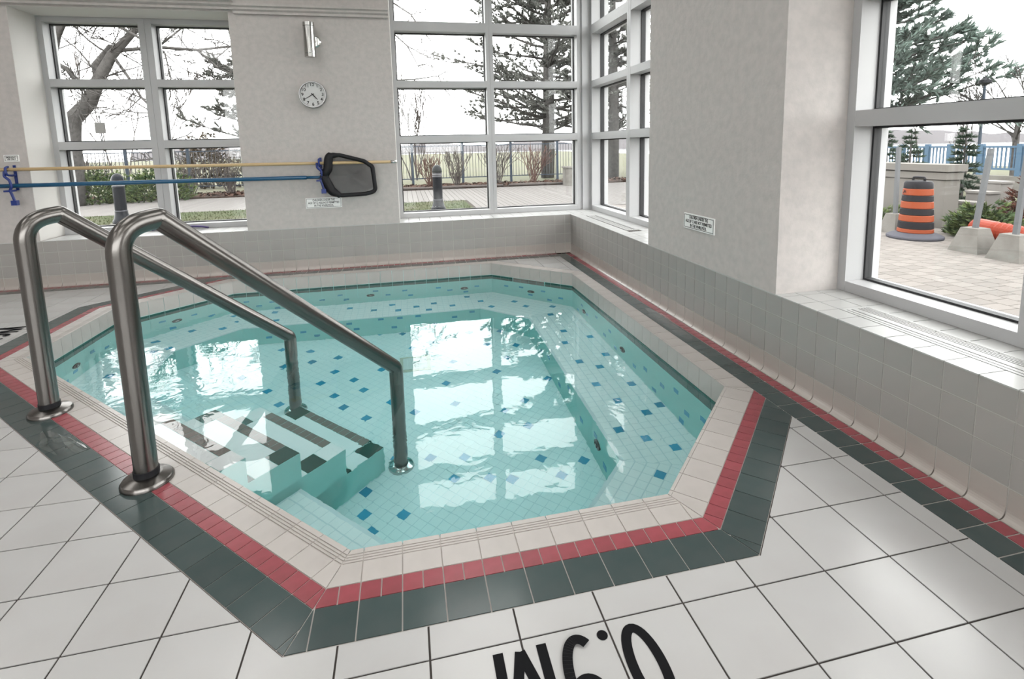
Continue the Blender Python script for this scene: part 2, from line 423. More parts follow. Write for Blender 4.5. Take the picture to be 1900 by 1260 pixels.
ledge('y', OPY[2]+.004, OPY[0]-.004); ledge('y', OPY[1]+.004, .50)
ledge('x', PIER[1], -.006, [(1,)+GR2]); ledge('x', -9.3, PIER[0], [(1,)+GR1])
# caps under the flush piers
MB().box(-.004, .01, PIER[0], PIER[1], .586, .5955).build('ledge_cap', M_ledge, wall_right)
MB().box(OPY[0], OPY[1], -.004, .01, .586, .5955).build('ledge_cap', M_ledge, wall_back)
MB().box(XW, OPY[2], -.004, .01, .586, .5955).build('ledge_cap', M_ledge, wall_back)
# cornice mouldings
def trim(name, x0, x1, z, d, lab):
    prof = [(0,0),(-d*.4,0),(-d*.4,.03),(-d*.7,.05),(-d*.7,.075),(-d,.09),(-d,.12),(0,.12)]; n = len(prof)
    MB().add([(x0,y,z+h) for y,h in prof]+[(x1,y,z+h) for y,h in prof],
             [(i,i+n,(i+1)%n+n,(i+1)%n) for i in range(n)]+[tuple(range(n)), tuple(range(2*n-1,n-1,-1))]).build(name, M_plaster, kind='structure', label=lab)
trim('trim_1', XW, -4.53, 3.475, .15, 'moulded cornice over the left window')
trim('trim_2', -4.53, OPY[1]-.01, 3.43, .09, 'slimmer moulded cornice above the wall lamp')
# --- windows
def window(name, axis, us, zs, label, gd=.18):
    """us: vertical members (lo,hi); zs: transoms (lo,hi); frame face at .5, glass at .5+gd"""
    root = thing(name, (us[0][0], .5, .594) if axis == 'y' else (.5, us[0][0], .594), label, None, kind='structure')
    def B(mb, u0, u1, d0, d1, z0, z1):
        return mb.box(u0,u1,d0,d1,z0,z1) if axis == 'y' else mb.box(d0,d1,u0,u1,z0,z1)
    z0, z1 = zs[0][0], zs[-1][1]
    for k, (a, b) in enumerate(us):
        mb = MB()
        if b-a > .1:
            m = (a+b)/2; B(mb, a, m-.002, .5, .78, z0, z1); B(mb, m+.002, b, .5, .78, z0, z1); B(mb, m-.003, m+.003, .506, .77, z0, z1)
        else: B(mb, a, b, .5, .78, z0, z1)
        mb.build('jamb' if k in (0, len(us)-1) else 'mullion', M_frame, root)
    for k in range(len(us)-1):
        a, b = us[k][1], us[k+1][0]
        for q, (c, d) in enumerate(zs): B(MB(), a, b, .502, .78, c, d).build('transom' if 0 < q < len(zs)-1 else 'frame_rail', M_frame, root)
        for q in range(len(zs)-1):
            c, d = zs[q][1], zs[q+1][0]; e = .014; G = .5+gd
            gm = MB()
            B(gm, a, a+e, G-.03, G+.03, c, d); B(gm, b-e, b, G-.03, G+.03, c, d); B(gm, a+e, b-e, G-.03, G+.03, c, c+e); B(gm, a+e, b-e, G-.03, G+.03, d-e, d)
            gk = gm.build('gasket', M_gasket, root)
            B(MB(), a+e, b-e, G-.006, G+.006, c+e, d-e).build('pane', M_pane, root)
    return root
ZT = [(.596,.668), (1.737,1.843), (2.563,2.662), (3.38,3.52), (4.2,4.3)]
window('window_1', 'y', [(-7.02,-6.955), (-5.86,-5.70), (-4.665,-4.604)], ZT[:3]+[(3.39,3.456)], 'two-bay window with six panes behind the blue and yellow poles')
w2 = window('window_2', 'y', [(-2.58,-2.525), (-1.17,-1.06), (.29,.365)], ZT, 'tall two-bay window between plaster pier and corner post')
window('window_3', 'x', [(-2.70,-2.60), (-1.055,-.94), (.40,.48)], ZT, 'tall side window next to the corner post')
window('window_4', 'x', [(-9.3,-9.24), (-8.05,-7.94), (-6.93,-6.82), (-5.82,-5.71), (-4.65,-4.586)], ZT, 'large window overlooking the orange traffic drum')
MB().box(.365,.52,.468,.78,.596,4.3).box(.52,.78,.48,.78,.596,4.3).build('corner_post', M_frame, w2)
# --- air grilles let into the ledge
def grille(y0, y1, xs, label):
    t = thing('ledge_grille', ((xs[0]+xs[-1])/2, y0, .588), label, 'air grille')
    MB().box(xs[0], xs[-1], y0, y1, .587, .5895).build('dark_slot', M_black, t)
    x0, x1 = xs[0], xs[-1]
    MB().box(x0, x0+.02, y0, y1, .588, .597).box(x1-.02, x1, y0, y1, .588, .597).box(x0+.02, x1-.02, y0, y0+.03, .588, .597).box(x0+.02, x1-.02, y1-.03, y1, .588, .597).build('frame', M_ledge, t)
    for a, b in zip(xs[1:-1:2], xs[2:-1:2]): MB().box(a, b, y0+.03, y1-.03, .588, .5965).build('bar', M_ledge, t)
grille(GR1[0]+.02, GR1[1], [.155, .185,.208, .220,.262, .272,.281, .291,.300, .310,.319, .36], 'long white slotted air grille in the ledge below the right window')
grille(GR2[0], GR2[1], [.17, .200,.216, .228,.244, .256,.272, .32], 'short slotted air grille in the sill near the corner post')

# --- unseen glowing panels added overhead to brighten the hall
M_fill = bpy.data.materials.new('fill_glow'); M_fill.use_nodes = True
_b = M_fill.node_tree.nodes['Principled BSDF']; _b.inputs['Base Color'].default_value = (.8,.8,.8,1); _b.inputs['Emission Color'].default_value = (1.0,.985,.96,1); _b.inputs['Emission Strength'].default_value = 1.75
n_ = 0
for r_, y in enumerate((-11.6,-8.4,-5.2,-2.0)):
    for c_, x in enumerate((-7.6,-4.7,-1.8)):
        row, col = ('rear','second','third','front')[r_], ('left','middle','right')[c_]
        t = thing('added_fill_panel', (x,y,ZC), 'square fill light panel added overhead, %s row on the %s' % (row, col), 'added light panel', 'added fill light panels')
        MB().box(x-.68,x-.6,y-.98,y+.98,ZC-.03,ZC).box(x+.6,x+.68,y-.98,y+.98,ZC-.03,ZC).box(x-.6,x+.6,y-.98,y-.9,ZC-.03,ZC).box(x-.6,x+.6,y+.9,y+.98,ZC-.03,ZC).build('frame', M_white, t)
        MB().box(x-.6,x+.6,y-.9,y+.9,ZC-.022,ZC-.004).build('fill_emitter', M_fill, t)
# ================================================================== whirlpool tub
tub = thing('whirlpool_tub', (-3.0,-3.0,FLOOR_Z), 'sunken octagonal whirlpool tub with red and dark green tile border', 'hot tub')
IN = .655
VI, VO = oct_poly(-IN), oct_poly(0)
sh = MB()
for i in range(8):
    a, b = VO[i], VO[(i+1)%8]; c, d = VI[i], VI[(i+1)%8]
    sh.add([(*a,-.005),(*b,-.005),(*b,BENCH_Z),(*a,BENCH_Z)], [(0,1,2,3)])
    sh.add([(*a,BENCH_Z),(*b,BENCH_Z),(*d,BENCH_Z),(*c,BENCH_Z)], [(0,1,2,3)])
    sh.add([(*c,BENCH_Z),(*d,BENCH_Z),(*d,FLOOR_Z),(*c,FLOOR_Z)], [(0,1,2,3)])
    sh.mi = 1
    sh.mi = 0
sh.add([(*v,FLOOR_Z) for v in VI], [tuple(range(7,-1,-1))])
sh.f = [f[::-1] for f in sh.f]
shell = sh.build('basin_shell', M_shell, tub)
# outside of the basin in the ground
ob = MB(); VX = oct_poly(.0015)
for i in range(8):
    a, b = VX[i], VX[(i+1)%8]; ob.add([(*a,-.01),(*b,-.01),(*b,FLOOR_Z-.1),(*a,FLOOR_Z-.1)], [(0,1,2,3)])
ob.add([(*v,FLOOR_Z-.1) for v in VX], [tuple(range(8))])
ob.build('basin_back', M_groutd, tub)
# grout bed under the rim tiles
gb = MB()
for p in subtract(oct_poly([.155,.155,.155,.42,.42,.42,.42,.42]), [(n[0],n[1],n[2]+.003) for n in OCT]):
    q = clip(clip(p, 1,0,-.262), 0,1,-.262)
    if len(q) > 2: gb.prism(q, -.006, -.0035)
gb.build('rim_grout', M_groutl, tub)
def edge_frame(i):
    n = OCT[i]; a, b = VO[i], VO[(i+1)%8]; L_ = math.hypot(b[0]-a[0], b[1]-a[1])
    t = ((b[0]-a[0])/L_, (b[1]-a[1])/L_); return n, a, t, L_
def band_poly(i, s0, s1, o0, o1, gap=.0025):
    n, a, t, L_ = edge_frame(i)
    pt = lambda s, o: (a[0]+t[0]*s+n[0]*o, a[1]+t[1]*s+n[1]*o)
    p = [pt(s0,o0), pt(s1,o0), pt(s1,o1), pt(s0,o1)]
    for j in ((i-1)%8, (i+1)%8):
        m = OCT[j]; nx, ny, c = m[0]-n[0], m[1]-n[1], m[2]-n[2]; l = math.hypot(nx, ny)
        p = clip(p, nx/l, ny/l, c/l-gap)
        if len(p) < 3: return None
    p = clip(p, 1, 0, -.262-.001)
    if len(p) > 2: p = clip(p, 0, 1, -.262-.001)
    return p if len(p) > 2 and abs(area(p)) > 2e-5 else None
RIB = {4, 5, 6}
PHASE = {0: .05, 1: .02, 2: .069, 3: .0, 4: .0, 5: .02, 6: .03, 7: .06}
n4, a4, t4, L4 = edge_frame(4); PHASE[4] = ((-1.781-a4[0])*t4[0]) % P1
n5, a5, t5, L5 = edge_frame(5)
PHASE[5] = (((1.791/R2 - a5[0])*t5[0] + (-1.791/R2 - a5[1])*t5[1])) % P1
hid_w, hid_g = MB(), MB()
for i in range(8):
    n, a, t, L_ = edge_frame(i); ph = PHASE[i]
    k = -6
    while ph+(k-1)*P1 < L_+.5:
        s0, s1 = ph+k*P1+.0025, ph+(k+1)*P1-.0025; k += 1
        wide = .1495 if i in (0,1,2) else .170
        strips = [(.067,wide)] + [(.0525,.061),(.038,.0465),(.0235,.032),(-.006,.018)] if i in RIB else [(.012,wide), (-.006,.010)]
        polys = [q for q in (band_poly(i, s0, s1, o0, o1) for o0, o1 in strips) if q]
        if polys: poly_tile('coping_tile', tub, polys, -.004 if i not in RIB else -.005, .0005, M_cope)
        if i >= 3:
            q = band_poly(i, s0, s1, .2575, .418)
            if q: poly_tile('green_rim_tile', tub, [q], -.004, 0, M_green)
            for h in range(2):
                u = s0+h*P1/2; q = band_poly(i, u, u+P1/2-.005, .1745, .2535)
                if q: poly_tile('red_rim_tile', tub, [q], -.004, 0, M_red)
# vertical faces: a course of white tile, then the dark waterline course
def wall_piece(name, i, s0, s1, z0, z1, th, m, rst=None, base=0.0):
    n, a, t, L_ = edge_frame(i)
    pt = lambda s, o: (a[0]+t[0]*s+n[0]*o, a[1]+t[1]*s+n[1]*o)
    p = [pt(s0,-th-base), pt(s1,-th-base), pt(s1,-base), pt(s0,-base)]
    if rst is not None: rst.prism(p, z0, z1, True); return None
    c = pt((s0+s1)/2, -base)
    me = shared((name, i, round(s1-s0,3), round(z1-z0,3), m.name), lambda: (MB().prism([(x-c[0], y-c[1]) for x,y in p], -(z1-z0)/2, (z1-z0)/2, True), [m]))
    return inst(name, me, tub, (c[0], c[1], (z0+z1)/2))
for i in range(8):
    n, a, t, L_ = edge_frame(i); hid = i in (3,4,5)
    cnt = max(1, round(L_/P1)); st = L_/cnt
    for k in range(cnt): wall_piece('white_face_tile', i, k*st+.002, (k+1)*st-.002, -.163, -.006, .005, M_cope, hid_w if hid else None)
    segs = [(k*st, (k+1)*st, M_wline) for k in range(cnt)]
    if i == 1:
        segs = [(0,.02,M_wline),(.02,.16,M_wline),(.16,.30,M_wline),(.30,.36,M_wline)] + [(.37+.125*q,.37+.125*(q+1),M_brown) for q in range(4)] + [(.88,.97,M_wline),(.97,1.12,M_wline),(1.12,L_,M_wline)]
    for u0, u1, m in segs: wall_piece('waterline_tile' if m is M_wline else 'grey_marker_tile', i, u0+.0025, u1-.0025, -.335, -.168, .005, m, hid_g if hid else None)
hid_w.build('hidden_face_tiles', M_cope, tub, kind='stuff'); hid_g.build('hidden_waterline_tiles', M_wline, tub, kind='stuff')
# --- mosaic on the bottom and the benches
MP = .0785; g = .0022
STEP_B = (-.45, .62); RISE = [(-5.59,-.205), (-5.23,-.54), (-4.87,-.875), (-4.51,-1.22)]
def AB(a, b): return ((a+b)/R2, (a-b)/R2)
blue_floor = [(-4.753,.703),(-4.905,.86),(-4.985,.997),(-4.76,1.08),(-4.306,1.161),(-4.156,1.39),(-4.071,1.54),(-3.846,1.844),(-3.766,1.614),(-3.535,1.927),(-4.224,.79),(-4.013,1.03),
 (-3.763,-1.894),(-3.607,-1.585),(-3.692,-1.343),(-3.459,-1.197),(-3.996,-1.503),(-3.693,-.952),(-3.696,-.652),(-3.401,-.564),(-4.001,-.885),(-3.843,-.421),(-4.069,-.58),(-4.147,-.35),(-4.148,-.05),(-4.379,-1.189),(-4.45,-.888)]
rb = random.Random(3)
while len(blue_floor) < 62:
    q = (rb.uniform(-4.4,-1.9), rb.uniform(-1.9,2.1))
    if all(math.hypot(q[0]-w[0], q[1]-w[1]) > .24 for w in blue_floor): blue_floor.append(q)
snap = lambda v: math.floor(v/MP)
bset = {(snap(a), snap(b)) for a, b in blue_floor}
tiles = []
PA = [(n[0],n[1],n[2]-IN-.002) for n in OCT]
for ia in range(int(-5.4/MP)-1, int(-1.0/MP)+2):
    for ib in range(int(-3.0/MP)-1, int(3.2/MP)+2):
        a0, b0 = ia*MP, ib*MP
        if a0+MP < RISE[-1][0]+.01 and STEP_B[0] < b0+MP/2 < STEP_B[1]: continue
        r = [AB(a0+g,b0+g), AB(a0+MP-g,b0+g), AB(a0+MP-g,b0+MP-g), AB(a0+g,b0+MP-g)]
        ok = r
        for n in PA:
            ok = clip(ok, *n)
            if len(ok) < 3: break
        if len(ok) < 3 or abs(area(ok)) < 2e-4: continue
        full = abs(abs(area(ok))-(MP-2*g)**2) < 1e-6
        tiles.append((AB(a0+MP/2,b0+MP/2), FLOOR_Z, ok, full, (ia,ib) in bset, 'f'))
# benches: local rows along every side
bench_blue = {2: [(-.755,-2.092),(-.841,-2.394),(-.535,-2.328),(-.84,-2.852),(-.529,-2.787),(-.689,-3.014),(-.847,-3.329),(-.534,-3.403),(-.771,-3.639),(-.457,-3.796),(-.613,-3.874),(-.769,-4.179),(-.61,-4.339),(-.943,-4.028),(-.756,-1.546)],
 0: [(-4.195,-.503),(-4.124,-.813),(-3.259,-.586),(-2.704,-.59),(-2.399,-.746),(-2.249,-.906),(-2.949,-.754),(-2.637,-.834),(-2.168,-.666),(-1.934,-.83),(-1.694,-.506),(-1.546,-.752)],
 1: [(-1.413,-1.023),(-1.084,-.91),(-.978,-1.131),(-.647,-1.244)], 3: [(-.865,-4.605),(-1.2,-5.1)], 4: [(-2.1,-5.3)], 5: [(-3.05,-4.95),(-3.5,-4.5),(-4.9,-3.1)], 6: [(-5.4,-2.1),(-5.2,-1.6),(-5.3,-2.6)], 7: [(-4.717,-.994),(-4.717,-.538),(-5.05,-1.0),(-5.3,-1.25),(-5.1,-1.5),(-4.6,-.75)]}
for i in range(8):
    n, a, t, L_ = edge_frame(i)
    lb = {(math.floor(((x-a[0])*t[0]+(y-a[1])*t[1])/MP), math.floor(-((x-a[0])*n[0]+(y-a[1])*n[1])/MP)) for x, y in bench_blue[i]}
    for k in range(-2, int(L_/MP)+2):
        for r_ in range(int(IN/MP)+1):
            if (r_+1)*MP > IN+.03: continue
            o0, o1 = -(r_*MP+g+.004), -(min((r_+1)*MP, IN-.004)-g)
            pt = lambda s, o: (a[0]+t[0]*s+n[0]*o, a[1]+t[1]*s+n[1]*o)
            p = [pt(k*MP+g,o0), pt((k+1)*MP-g,o0), pt((k+1)*MP-g,o1), pt(k*MP+g,o1)]
            for j in ((i-1)%8, (i+1)%8):
                m = OCT[j]; nx, ny, c = m[0]-n[0], m[1]-n[1], m[2]-n[2]; l = math.hypot(nx, ny)
                p = clip(p, nx/l, ny/l, c/l-.002)
                if len(p) < 3: break
            if len(p) < 3 or abs(area(p)) < 3e-4: continue
            q = (sum(v[0] for v in p)/len(p), sum(v[1] for v in p)/len(p))
            if i == 5:
                bb = (q[0]-q[1])/R2
                if STEP_B[0]-.02 < bb < STEP_B[1]+.02: continue
            tiles.append((q, BENCH_Z, p, False, (k,r_) in lb, 'b'))
MB().add([(*v,FLOOR_Z+.0012) for v in oct_poly(-IN-.001)[::-1]], [tuple(range(8))]).build('mosaic_grout', M_mgrout, tub)
gbm = MB()
for i in range(8): gbm.add([(*VO[i],BENCH_Z+.0012),(*VI[i],BENCH_Z+.0012),(*VI[(i+1)%8],BENCH_Z+.0012),(*VO[(i+1)%8],BENCH_Z+.0012)], [(0,1,2,3)])
gbm.build('bench_grout', M_mgrout, tub)
tiles.sort(key=lambda q: (q[0][0]-CAM[0])**2+(q[0][1]-CAM[1])**2)
def mosaic_hidden(c, z):
    # hidden below the near rim?
    q = vis_px((c[0], c[1], WATER_Z-(WATER_Z-z)*.45)); 
    return q is None or not (-20 < q[0] < W+20 and q[1] < 1030)
cnt = 0; rest = MB()
fm = shared(('mosaic_tile', 'f'), lambda: (MB().prism([AB(-MP/2+g,-MP/2+g),AB(MP/2-g,-MP/2+g),AB(MP/2-g,MP/2-g),AB(-MP/2+g,MP/2-g)], -.002, .0025), [M_mosaic]))
fb = shared(('blue_mosaic_tile', 'f'), lambda: (MB().prism([AB(-MP/2+g,-MP/2+g),AB(MP/2-g,-MP/2+g),AB(MP/2-g,MP/2-g),AB(-MP/2+g,MP/2-g)], -.002, .0028), [M_blue]))
for c, z, p, full, blue, kd in tiles:
    hidden = mosaic_hidden(c, z)
    if blue and not hidden:
        if full and kd == 'f': inst('blue_mosaic_tile', fb, tub, (c[0],c[1],z))
        else: poly_tile('blue_mosaic_tile', tub, [p], z, z+.0028, M_blue)
    elif not hidden and cnt < 300 and not blue:
        cnt += 1
        if full and kd == 'f': inst('mosaic_tile', fm, tub, (c[0],c[1],z))
        else: poly_tile('mosaic_tile', tub, [p], z, z+.0025, M_mosaic)
    else: rest.prism(p, z, z+.0025)
rest.build('far_mosaic_tiles', M_mosaic, tub, kind='stuff')
# blue accents on the upright faces
def accent(i, s, z, base):
    n, a, t, L_ = edge_frame(i); h = .034
    wall_piece('blue_wall_tile', i, s-h, s+h, z-h, z+h, .003, M_blue, None, base)
for x, z in [(-4.586,-.574),(-4.274,-.664),(-4.435,-.799),(-4.212,-.937),(-3.649,-.737),(-3.416,-.59),(-3.336,-.812),(-2.952,-.521),(-2.558,-.602),(-2.788,-.734),(-2.48,-.835),(-2.095,-.595),(-1.935,-.752),(-1.71,-.886),(-1.551,-.667)]:
    accent(0, x+4.73, z, 0)
for x, z in [(-4.18,-1.354),(-4.006,-1.363),(-3.788,-1.272),(-3.632,-1.429),(-3.247,-1.123),(-3.162,-1.322),(-2.863,-1.06),(-2.629,-1.07),(-2.402,-1.06),(-2.704,-1.367),(-1.937,-1.21),(-1.708,-1.08),(-2.2,-1.4)]:
    accent(0, x+4.73, z, IN)
for y, z in [(-3.448,-.696),(-3.214,-.866),(-3.764,-.703),(-3.623,-.924),(-4.0,-.551),(-4.169,-.762),(-4.092,-.96),(-4.394,-.606),(-2.6,-.6),(-2.45,-.85),(-2.2,-.55),(-1.9,-.75),(-1.7,-.6),(-2.75,-.9),(-1.55,-.9)]:
    accent(2, -1.33-y, z, 0)
for y, z in [(-3.9,-1.2),(-3.55,-1.35),(-3.2,-1.15),(-2.9,-1.4),(-2.5,-1.2),(-2.2,-1.35),(-4.1,-1.42)]: accent(2, -1.33-y, z, IN)
for s, z in [(.25,-.6),(.5,-.55),(.85,-.58),(.65,-.82),(.95,-.9),(1.12,-.75)]: accent(1, s, z, 0)
for s, z in [(.2,-.7),(.45,-.55),(.55,-.9),(.8,-.62),(1.0,-.85),(1.15,-.6)]: accent(7, s, z, 0)
for s, z in [(.3,-.6),(.6,-.8),(.9,-.58),(1.15,-.75),(.45,-.9)]: accent(6, s, z, 0)
# --- water jets
def jet(i, s, z, base, r=.055):
    n, a, t, L_ = edge_frame(i); c = Vector((a[0]+t[0]*s-n[0]*base, a[1]+t[1]*s-n[1]*base, z)); d = Vector((-n[0],-n[1],0)); u = Vector((t[0],t[1],0)); k = Vector((0,0,1))
    def ring(mb, prof):
        m = 20; vs = [c+d*h+(u*math.cos(q*2*math.pi/m)+k*math.sin(q*2*math.pi/m))*rr for rr, h in prof for q in range(m)]
        mb.add(vs, [(j*m+q, j*m+(q+1)%m, (j+1)*m+(q+1)%m, (j+1)*m+q) for j in range(len(prof)-1) for q in range(m)]); return mb
    j = ring(MB(), [(r,0),(r,.012),(r*.62,.018),(r*.6,.004),(.001,.004)]).build('jet', M_jet, tub, c, smooth=False)
    ring(MB(), [(r*.34,.0),(r*.34,.02),(r*.2,.02),(.001,.016)]).build('jet_nozzle', M_chrome, j, c)
jet(0, 1.71, -.70, 0); jet(2, 1.61, -.755, 0); jet(2, .45, -.75, 0); jet(1, .66, -.68, 0); jet(7, .60, -.66, 0); jet(6, .62, -.66, 0); jet(2, 2.62, -1.28, IN); jet(0, 3.0, -.72, 0)
# --- entry steps with dark nosing tiles
for k, (ae, z) in enumerate(RISE):
    p = [AB(-5.895,STEP_B[0]), AB(ae,STEP_B[0]), AB(ae,STEP_B[1]), AB(-5.895,STEP_B[1])]
    st = MB().prism(p, FLOOR_Z, z).build('step', M_shell, tub, (*AB(-5.5,.085),FLOOR_Z))
    q0 = .0785*2
    def quad(a0, a1, b0, b1, m, nm):
        poly_tile(nm, st, [[AB(a0+.002,b0+.002),AB(a1-.002,b0+.002),AB(a1-.002,b1-.002),AB(a0+.002,b1-.002)]], z-.001, z+.0025, m)
    nn = int(round((STEP_B[1]-STEP_B[0]-2*q0)/.0785)); w = (STEP_B[1]-STEP_B[0]-2*q0)/nn
    for h in range(nn): quad(ae-.0785, ae, STEP_B[0]+q0+h*w, STEP_B[0]+q0+(h+1)*w, M_brown, 'nosing_tile')
    back = RISE[k-1][0] if k else -5.895
    for side in (0, 1):
        b0 = STEP_B[0] if side == 0 else STEP_B[1]-q0; a1 = ae; c = k % 2
        while a1 > back+.03:
            a0 = max(a1-q0, back+.002); quad(a0, a1, b0, b0+q0, M_wline if c else M_mosaic, 'corner_tile'); a1 = a0; c ^= 1
    MB().prism([AB(back+.002,STEP_B[0]+q0+.002),AB(ae-.0805,STEP_B[0]+q0+.002),AB(ae-.0805,STEP_B[1]-q0-.002),AB(back+.002,STEP_B[1]-q0-.002)], z-.001, z+.002).build('tread_tile', M_mosaic, st)
# --- drain cover on the bottom
dr = MB().box(-2.64,-2.30,-2.12,-1.78,FLOOR_Z,FLOOR_Z+.012).build('drain_cover', M_cover, tub, (-2.47,-1.95,FLOOR_Z))
MB().box(-2.60,-2.34,-2.08,-1.82,FLOOR_Z+.011,FLOOR_Z+.02).build('drain_plate', M_white, dr)
# --- the water
water = MB().prism(oct_poly(.0008), FLOOR_Z-.02, WATER_Z, True).build('water', M_water, None, (-3,-3,FLOOR_Z), label='clear turquoise water filling the whirlpool tub', cat='water', kind='stuff')
# --- handrails
def handrail(b, ztop, label):
    a0, a1 = -6.125, -4.40
    base = AB(a0, b); t = thing('handrail', (*base, 0), label, 'handrail', 'steel handrails at the whirlpool steps')
    P = lambda a, z: (*AB(a, b), z)
    pts = [P(a0,.004), P(a0,ztop-.02), P(a0+.185,ztop), P(a1,-.055), P(a1,FLOOR_Z+.004)]
    path = arc_path(pts, [.16, .012, .07], 10)
    shade_auto(MB().tube(path, .0535, 20).build('rail', M_steel, t), 50)
    for a, z, r in ((a0, 0, .118), (a1, FLOOR_Z+.002, .105)):
        shade_auto(MB().lathe([(r,0),(r,.012),(r*.93,.024),(.07,.036),(.056,.04)], P(a, z), 28).build('flange', M_steel if z == 0 else M_chrome, t), 35)
    shade_auto(MB().lathe([(.0575,.038),(.0575,.07),(.0545,.072)], P(a0,0), 24).build('collar', M_black, t), 35)
handrail(.69, 1.335, 'steel handrail nearest the viewer by the steps')
handrail(-.69, 1.285, 'steel handrail farther along the left side of the steps')
# ================================================================== things on the walls and the deck
def wall_sign(axis, u, z, w, h, lines, size, label):
    """axis 'y': on the back wall, reading along +x; axis 'x': on the right wall, reading along -y"""
    if axis == 'y': pl = lambda a, b, d: (u+a, -.012-d, z+b); o = (u, 0, z)
    else: pl = lambda a, b, d: (-.012-d, u-a, z+b); o = (0, u, z)
    t = thing('wall_sign', o, label, 'sign')
    def plate(hw, hh, d0, d1):
        if axis == 'y': return MB().box(u-hw, u+hw, -d1, -d0, z-hh, z+hh)
        return MB().box(-d1, -d0, u-hw, u+hw, z-hh, z+hh)
    plate(w/2, h/2, .0, .011).build('plate', M_white, t)
    fr = MB(); e = .004; a, b = w/2-.010, h/2-.010
    for (a0,a1,b0,b1) in ((-a,a,b-e,b),(-a,a,-b,-b+e),(-a,-a+e,-b,b),(a-e,a,-b,b)):
        if axis == 'y': fr.box(u+a0, u+a1, -.0125, -.0108, z+b0, z+b1)
        else: fr.box(-.0125, -.0108, u-a1, u-a0, z+b0, z+b1)
    fr.build('printed_border', M_black, t)
    n = len(lines)
    for k, s in enumerate(lines):
        off = (n-1)/2-k
        text_mb(s, size, .001, M_black, lambda a_, b_, d_, off=off: pl(a_, b_+off*h*.27, d_), 'lettering', t, bold=.0006, xs=.70)
L3 = ['CHILDREN UNDER THE', 'AGE OF 12 ARE NOT PERMITTED', 'IN THE WHIRLPOOL']
wall_sign('y', -3.597, .935, .475, .142, L3, .040, 'small white notice about children under the blue hook by the skimmer net')
wall_sign('x', -3.604, .958, .475, .137, L3, .040, 'small white notice about children on the right plaster pier')
wall_sign('y', -7.19, 1.645, .155, .085, ['EMERGENCY', 'USE ONLY'], .028, 'tiny white emergency notice at the far left above the poles')
# clock
ck = thing('wall_clock', (-3.635, 0, 2.405), 'round silver wall clock with white dial reading twenty to five', 'clock')
c = (-3.635, 0, 2.405); R = .178
shade_auto(MB().lathe([(R*.94,-.001),(R,-.02),(R,-.055),(R*.965,-.072),(R*.91,-.072),(R*.885,-.058)], c, 40, 'y', cap=False).build('rim', mat('brushed_silver_rim', (.30,.30,.30), .3, .7), ck), 30)
MB().lathe([(R*.9,-.03),(R*.9,-.05)], c, 40, 'y').build('dial', mat('pale_grey_dial', (.52,.52,.515), .5), ck)
for k in range(1, 13):
    q = math.radians(90-30*k)
    text_mb(str(k), .058, .001, M_black, lambda a, b, d, q=q: (c[0]+a+R*.72*math.cos(q), -.0515-d, c[2]+b+R*.72*math.sin(q)), 'numeral', ck, bold=.0008)
def hand(ang, l, w, y, nm):
    q = math.radians(90-ang); dx, dz = math.cos(q), math.sin(q)
    pts = [(-.02,-w),(l,-w*.5),(l,w*.5),(-.02,w)]
    f = [(c[0]+s*dx-t*dz, y, c[2]+s*dz+t*dx) for s, t in pts]; b = [(p[0], y-.003, p[2]) for p in f]
    MB().add(f+b, [(0,1,2,3),(7,6,5,4),(0,4,5,1),(1,5,6,2),(2,6,7,3),(3,7,4,0)]).build(nm, M_black, ck)
hand(240, R*.66, .005, -.0535, 'minute_hand'); hand(137, R*.5, .007, -.057, 'hour_hand')
MB().lathe([(.009,-.052),(.009,-.062)], c, 14, 'y').build('centre_pin', M_black, ck)
# wall lamp
la = thing('wall_lamp', (-3.60,0,3.10), 'cylindrical chrome up-and-down wall lamp above the clock', 'lamp')
lc = (-3.612,-.135,2.88)
shade_auto(MB().lathe([(.068,.045),(.072,.05),(.072,.39),(.068,.395)], lc, 28).build('body', M_chrome, la), 35)
shade_auto(MB().lathe([(.058,.002),(.073,0),(.073,.044),(.066,.046)], lc, 28).build('end_ring', M_chrome, la), 35)
shade_auto(MB().lathe([(.066,.394),(.073,.396),(.073,.44),(.058,.438)], lc, 28).build('end_ring', M_chrome, la), 35)
shade_auto(MB().lathe([(.075,0),(.075,-.018),(.06,-.03)], (-3.56,0,3.10), 24, 'y').build('back_plate', M_chrome, la), 35)
MB().tube([(-3.56,-.02,3.10),(-3.60,-.08,3.10)], .02, 10).build('stem', M_chrome, la)
# hooks and poles
def hook(x, label):
    t = thing('pole_hook', (x, 0, 1.31), label, 'hook', 'blue wall hooks carrying the poles')
    MB().box(x-.014,x+.014,-.012,0,1.25,1.56).build('back_strip', M_hook, t)
    shade_auto(MB().tube(arc_path([(x,-.005,1.44),(x,-.06,1.435),(x,-.16,1.445),(x-.005,-.16,1.535),(x,-.115,1.545)], [.02,.04,.03]), .013, 8).build('upper_hook', M_hook, t), 40)
    shade_auto(MB().tube(arc_path([(x-.035,-.13,1.49),(x-.03,-.15,1.43),(x+.02,-.155,1.38),(x+.03,-.15,1.30),(x,-.14,1.26),(x+.02,-.145,1.20),(x+.035,-.14,1.12)], [.03,.03,.03,.03,.03]), .015, 8).build('lower_hook', M_hook, t), 40)
    MB().box(x+.005,x+.065,-.165,-.115,1.075,1.135).build('rubber_end', M_hook, t)
    MB().box(x-.05,x+.02,-.17,-.06,1.24,1.262).build('cradle', M_hook, t)
hook(-3.60, 'blue wall hook beside the skimmer net')
hook(-7.175, 'blue wall hook at the far left end of the poles')
yp = thing('rescue_pole', (-5.4,-.1,1.47), 'long pale yellow wooden pole resting on the upper hooks', 'pole')
MB().tube([(-9.2,-.1,1.525),(-2.66,-.1,1.478)], .021, 12).build('shaft', M_wood, yp, smooth=True)
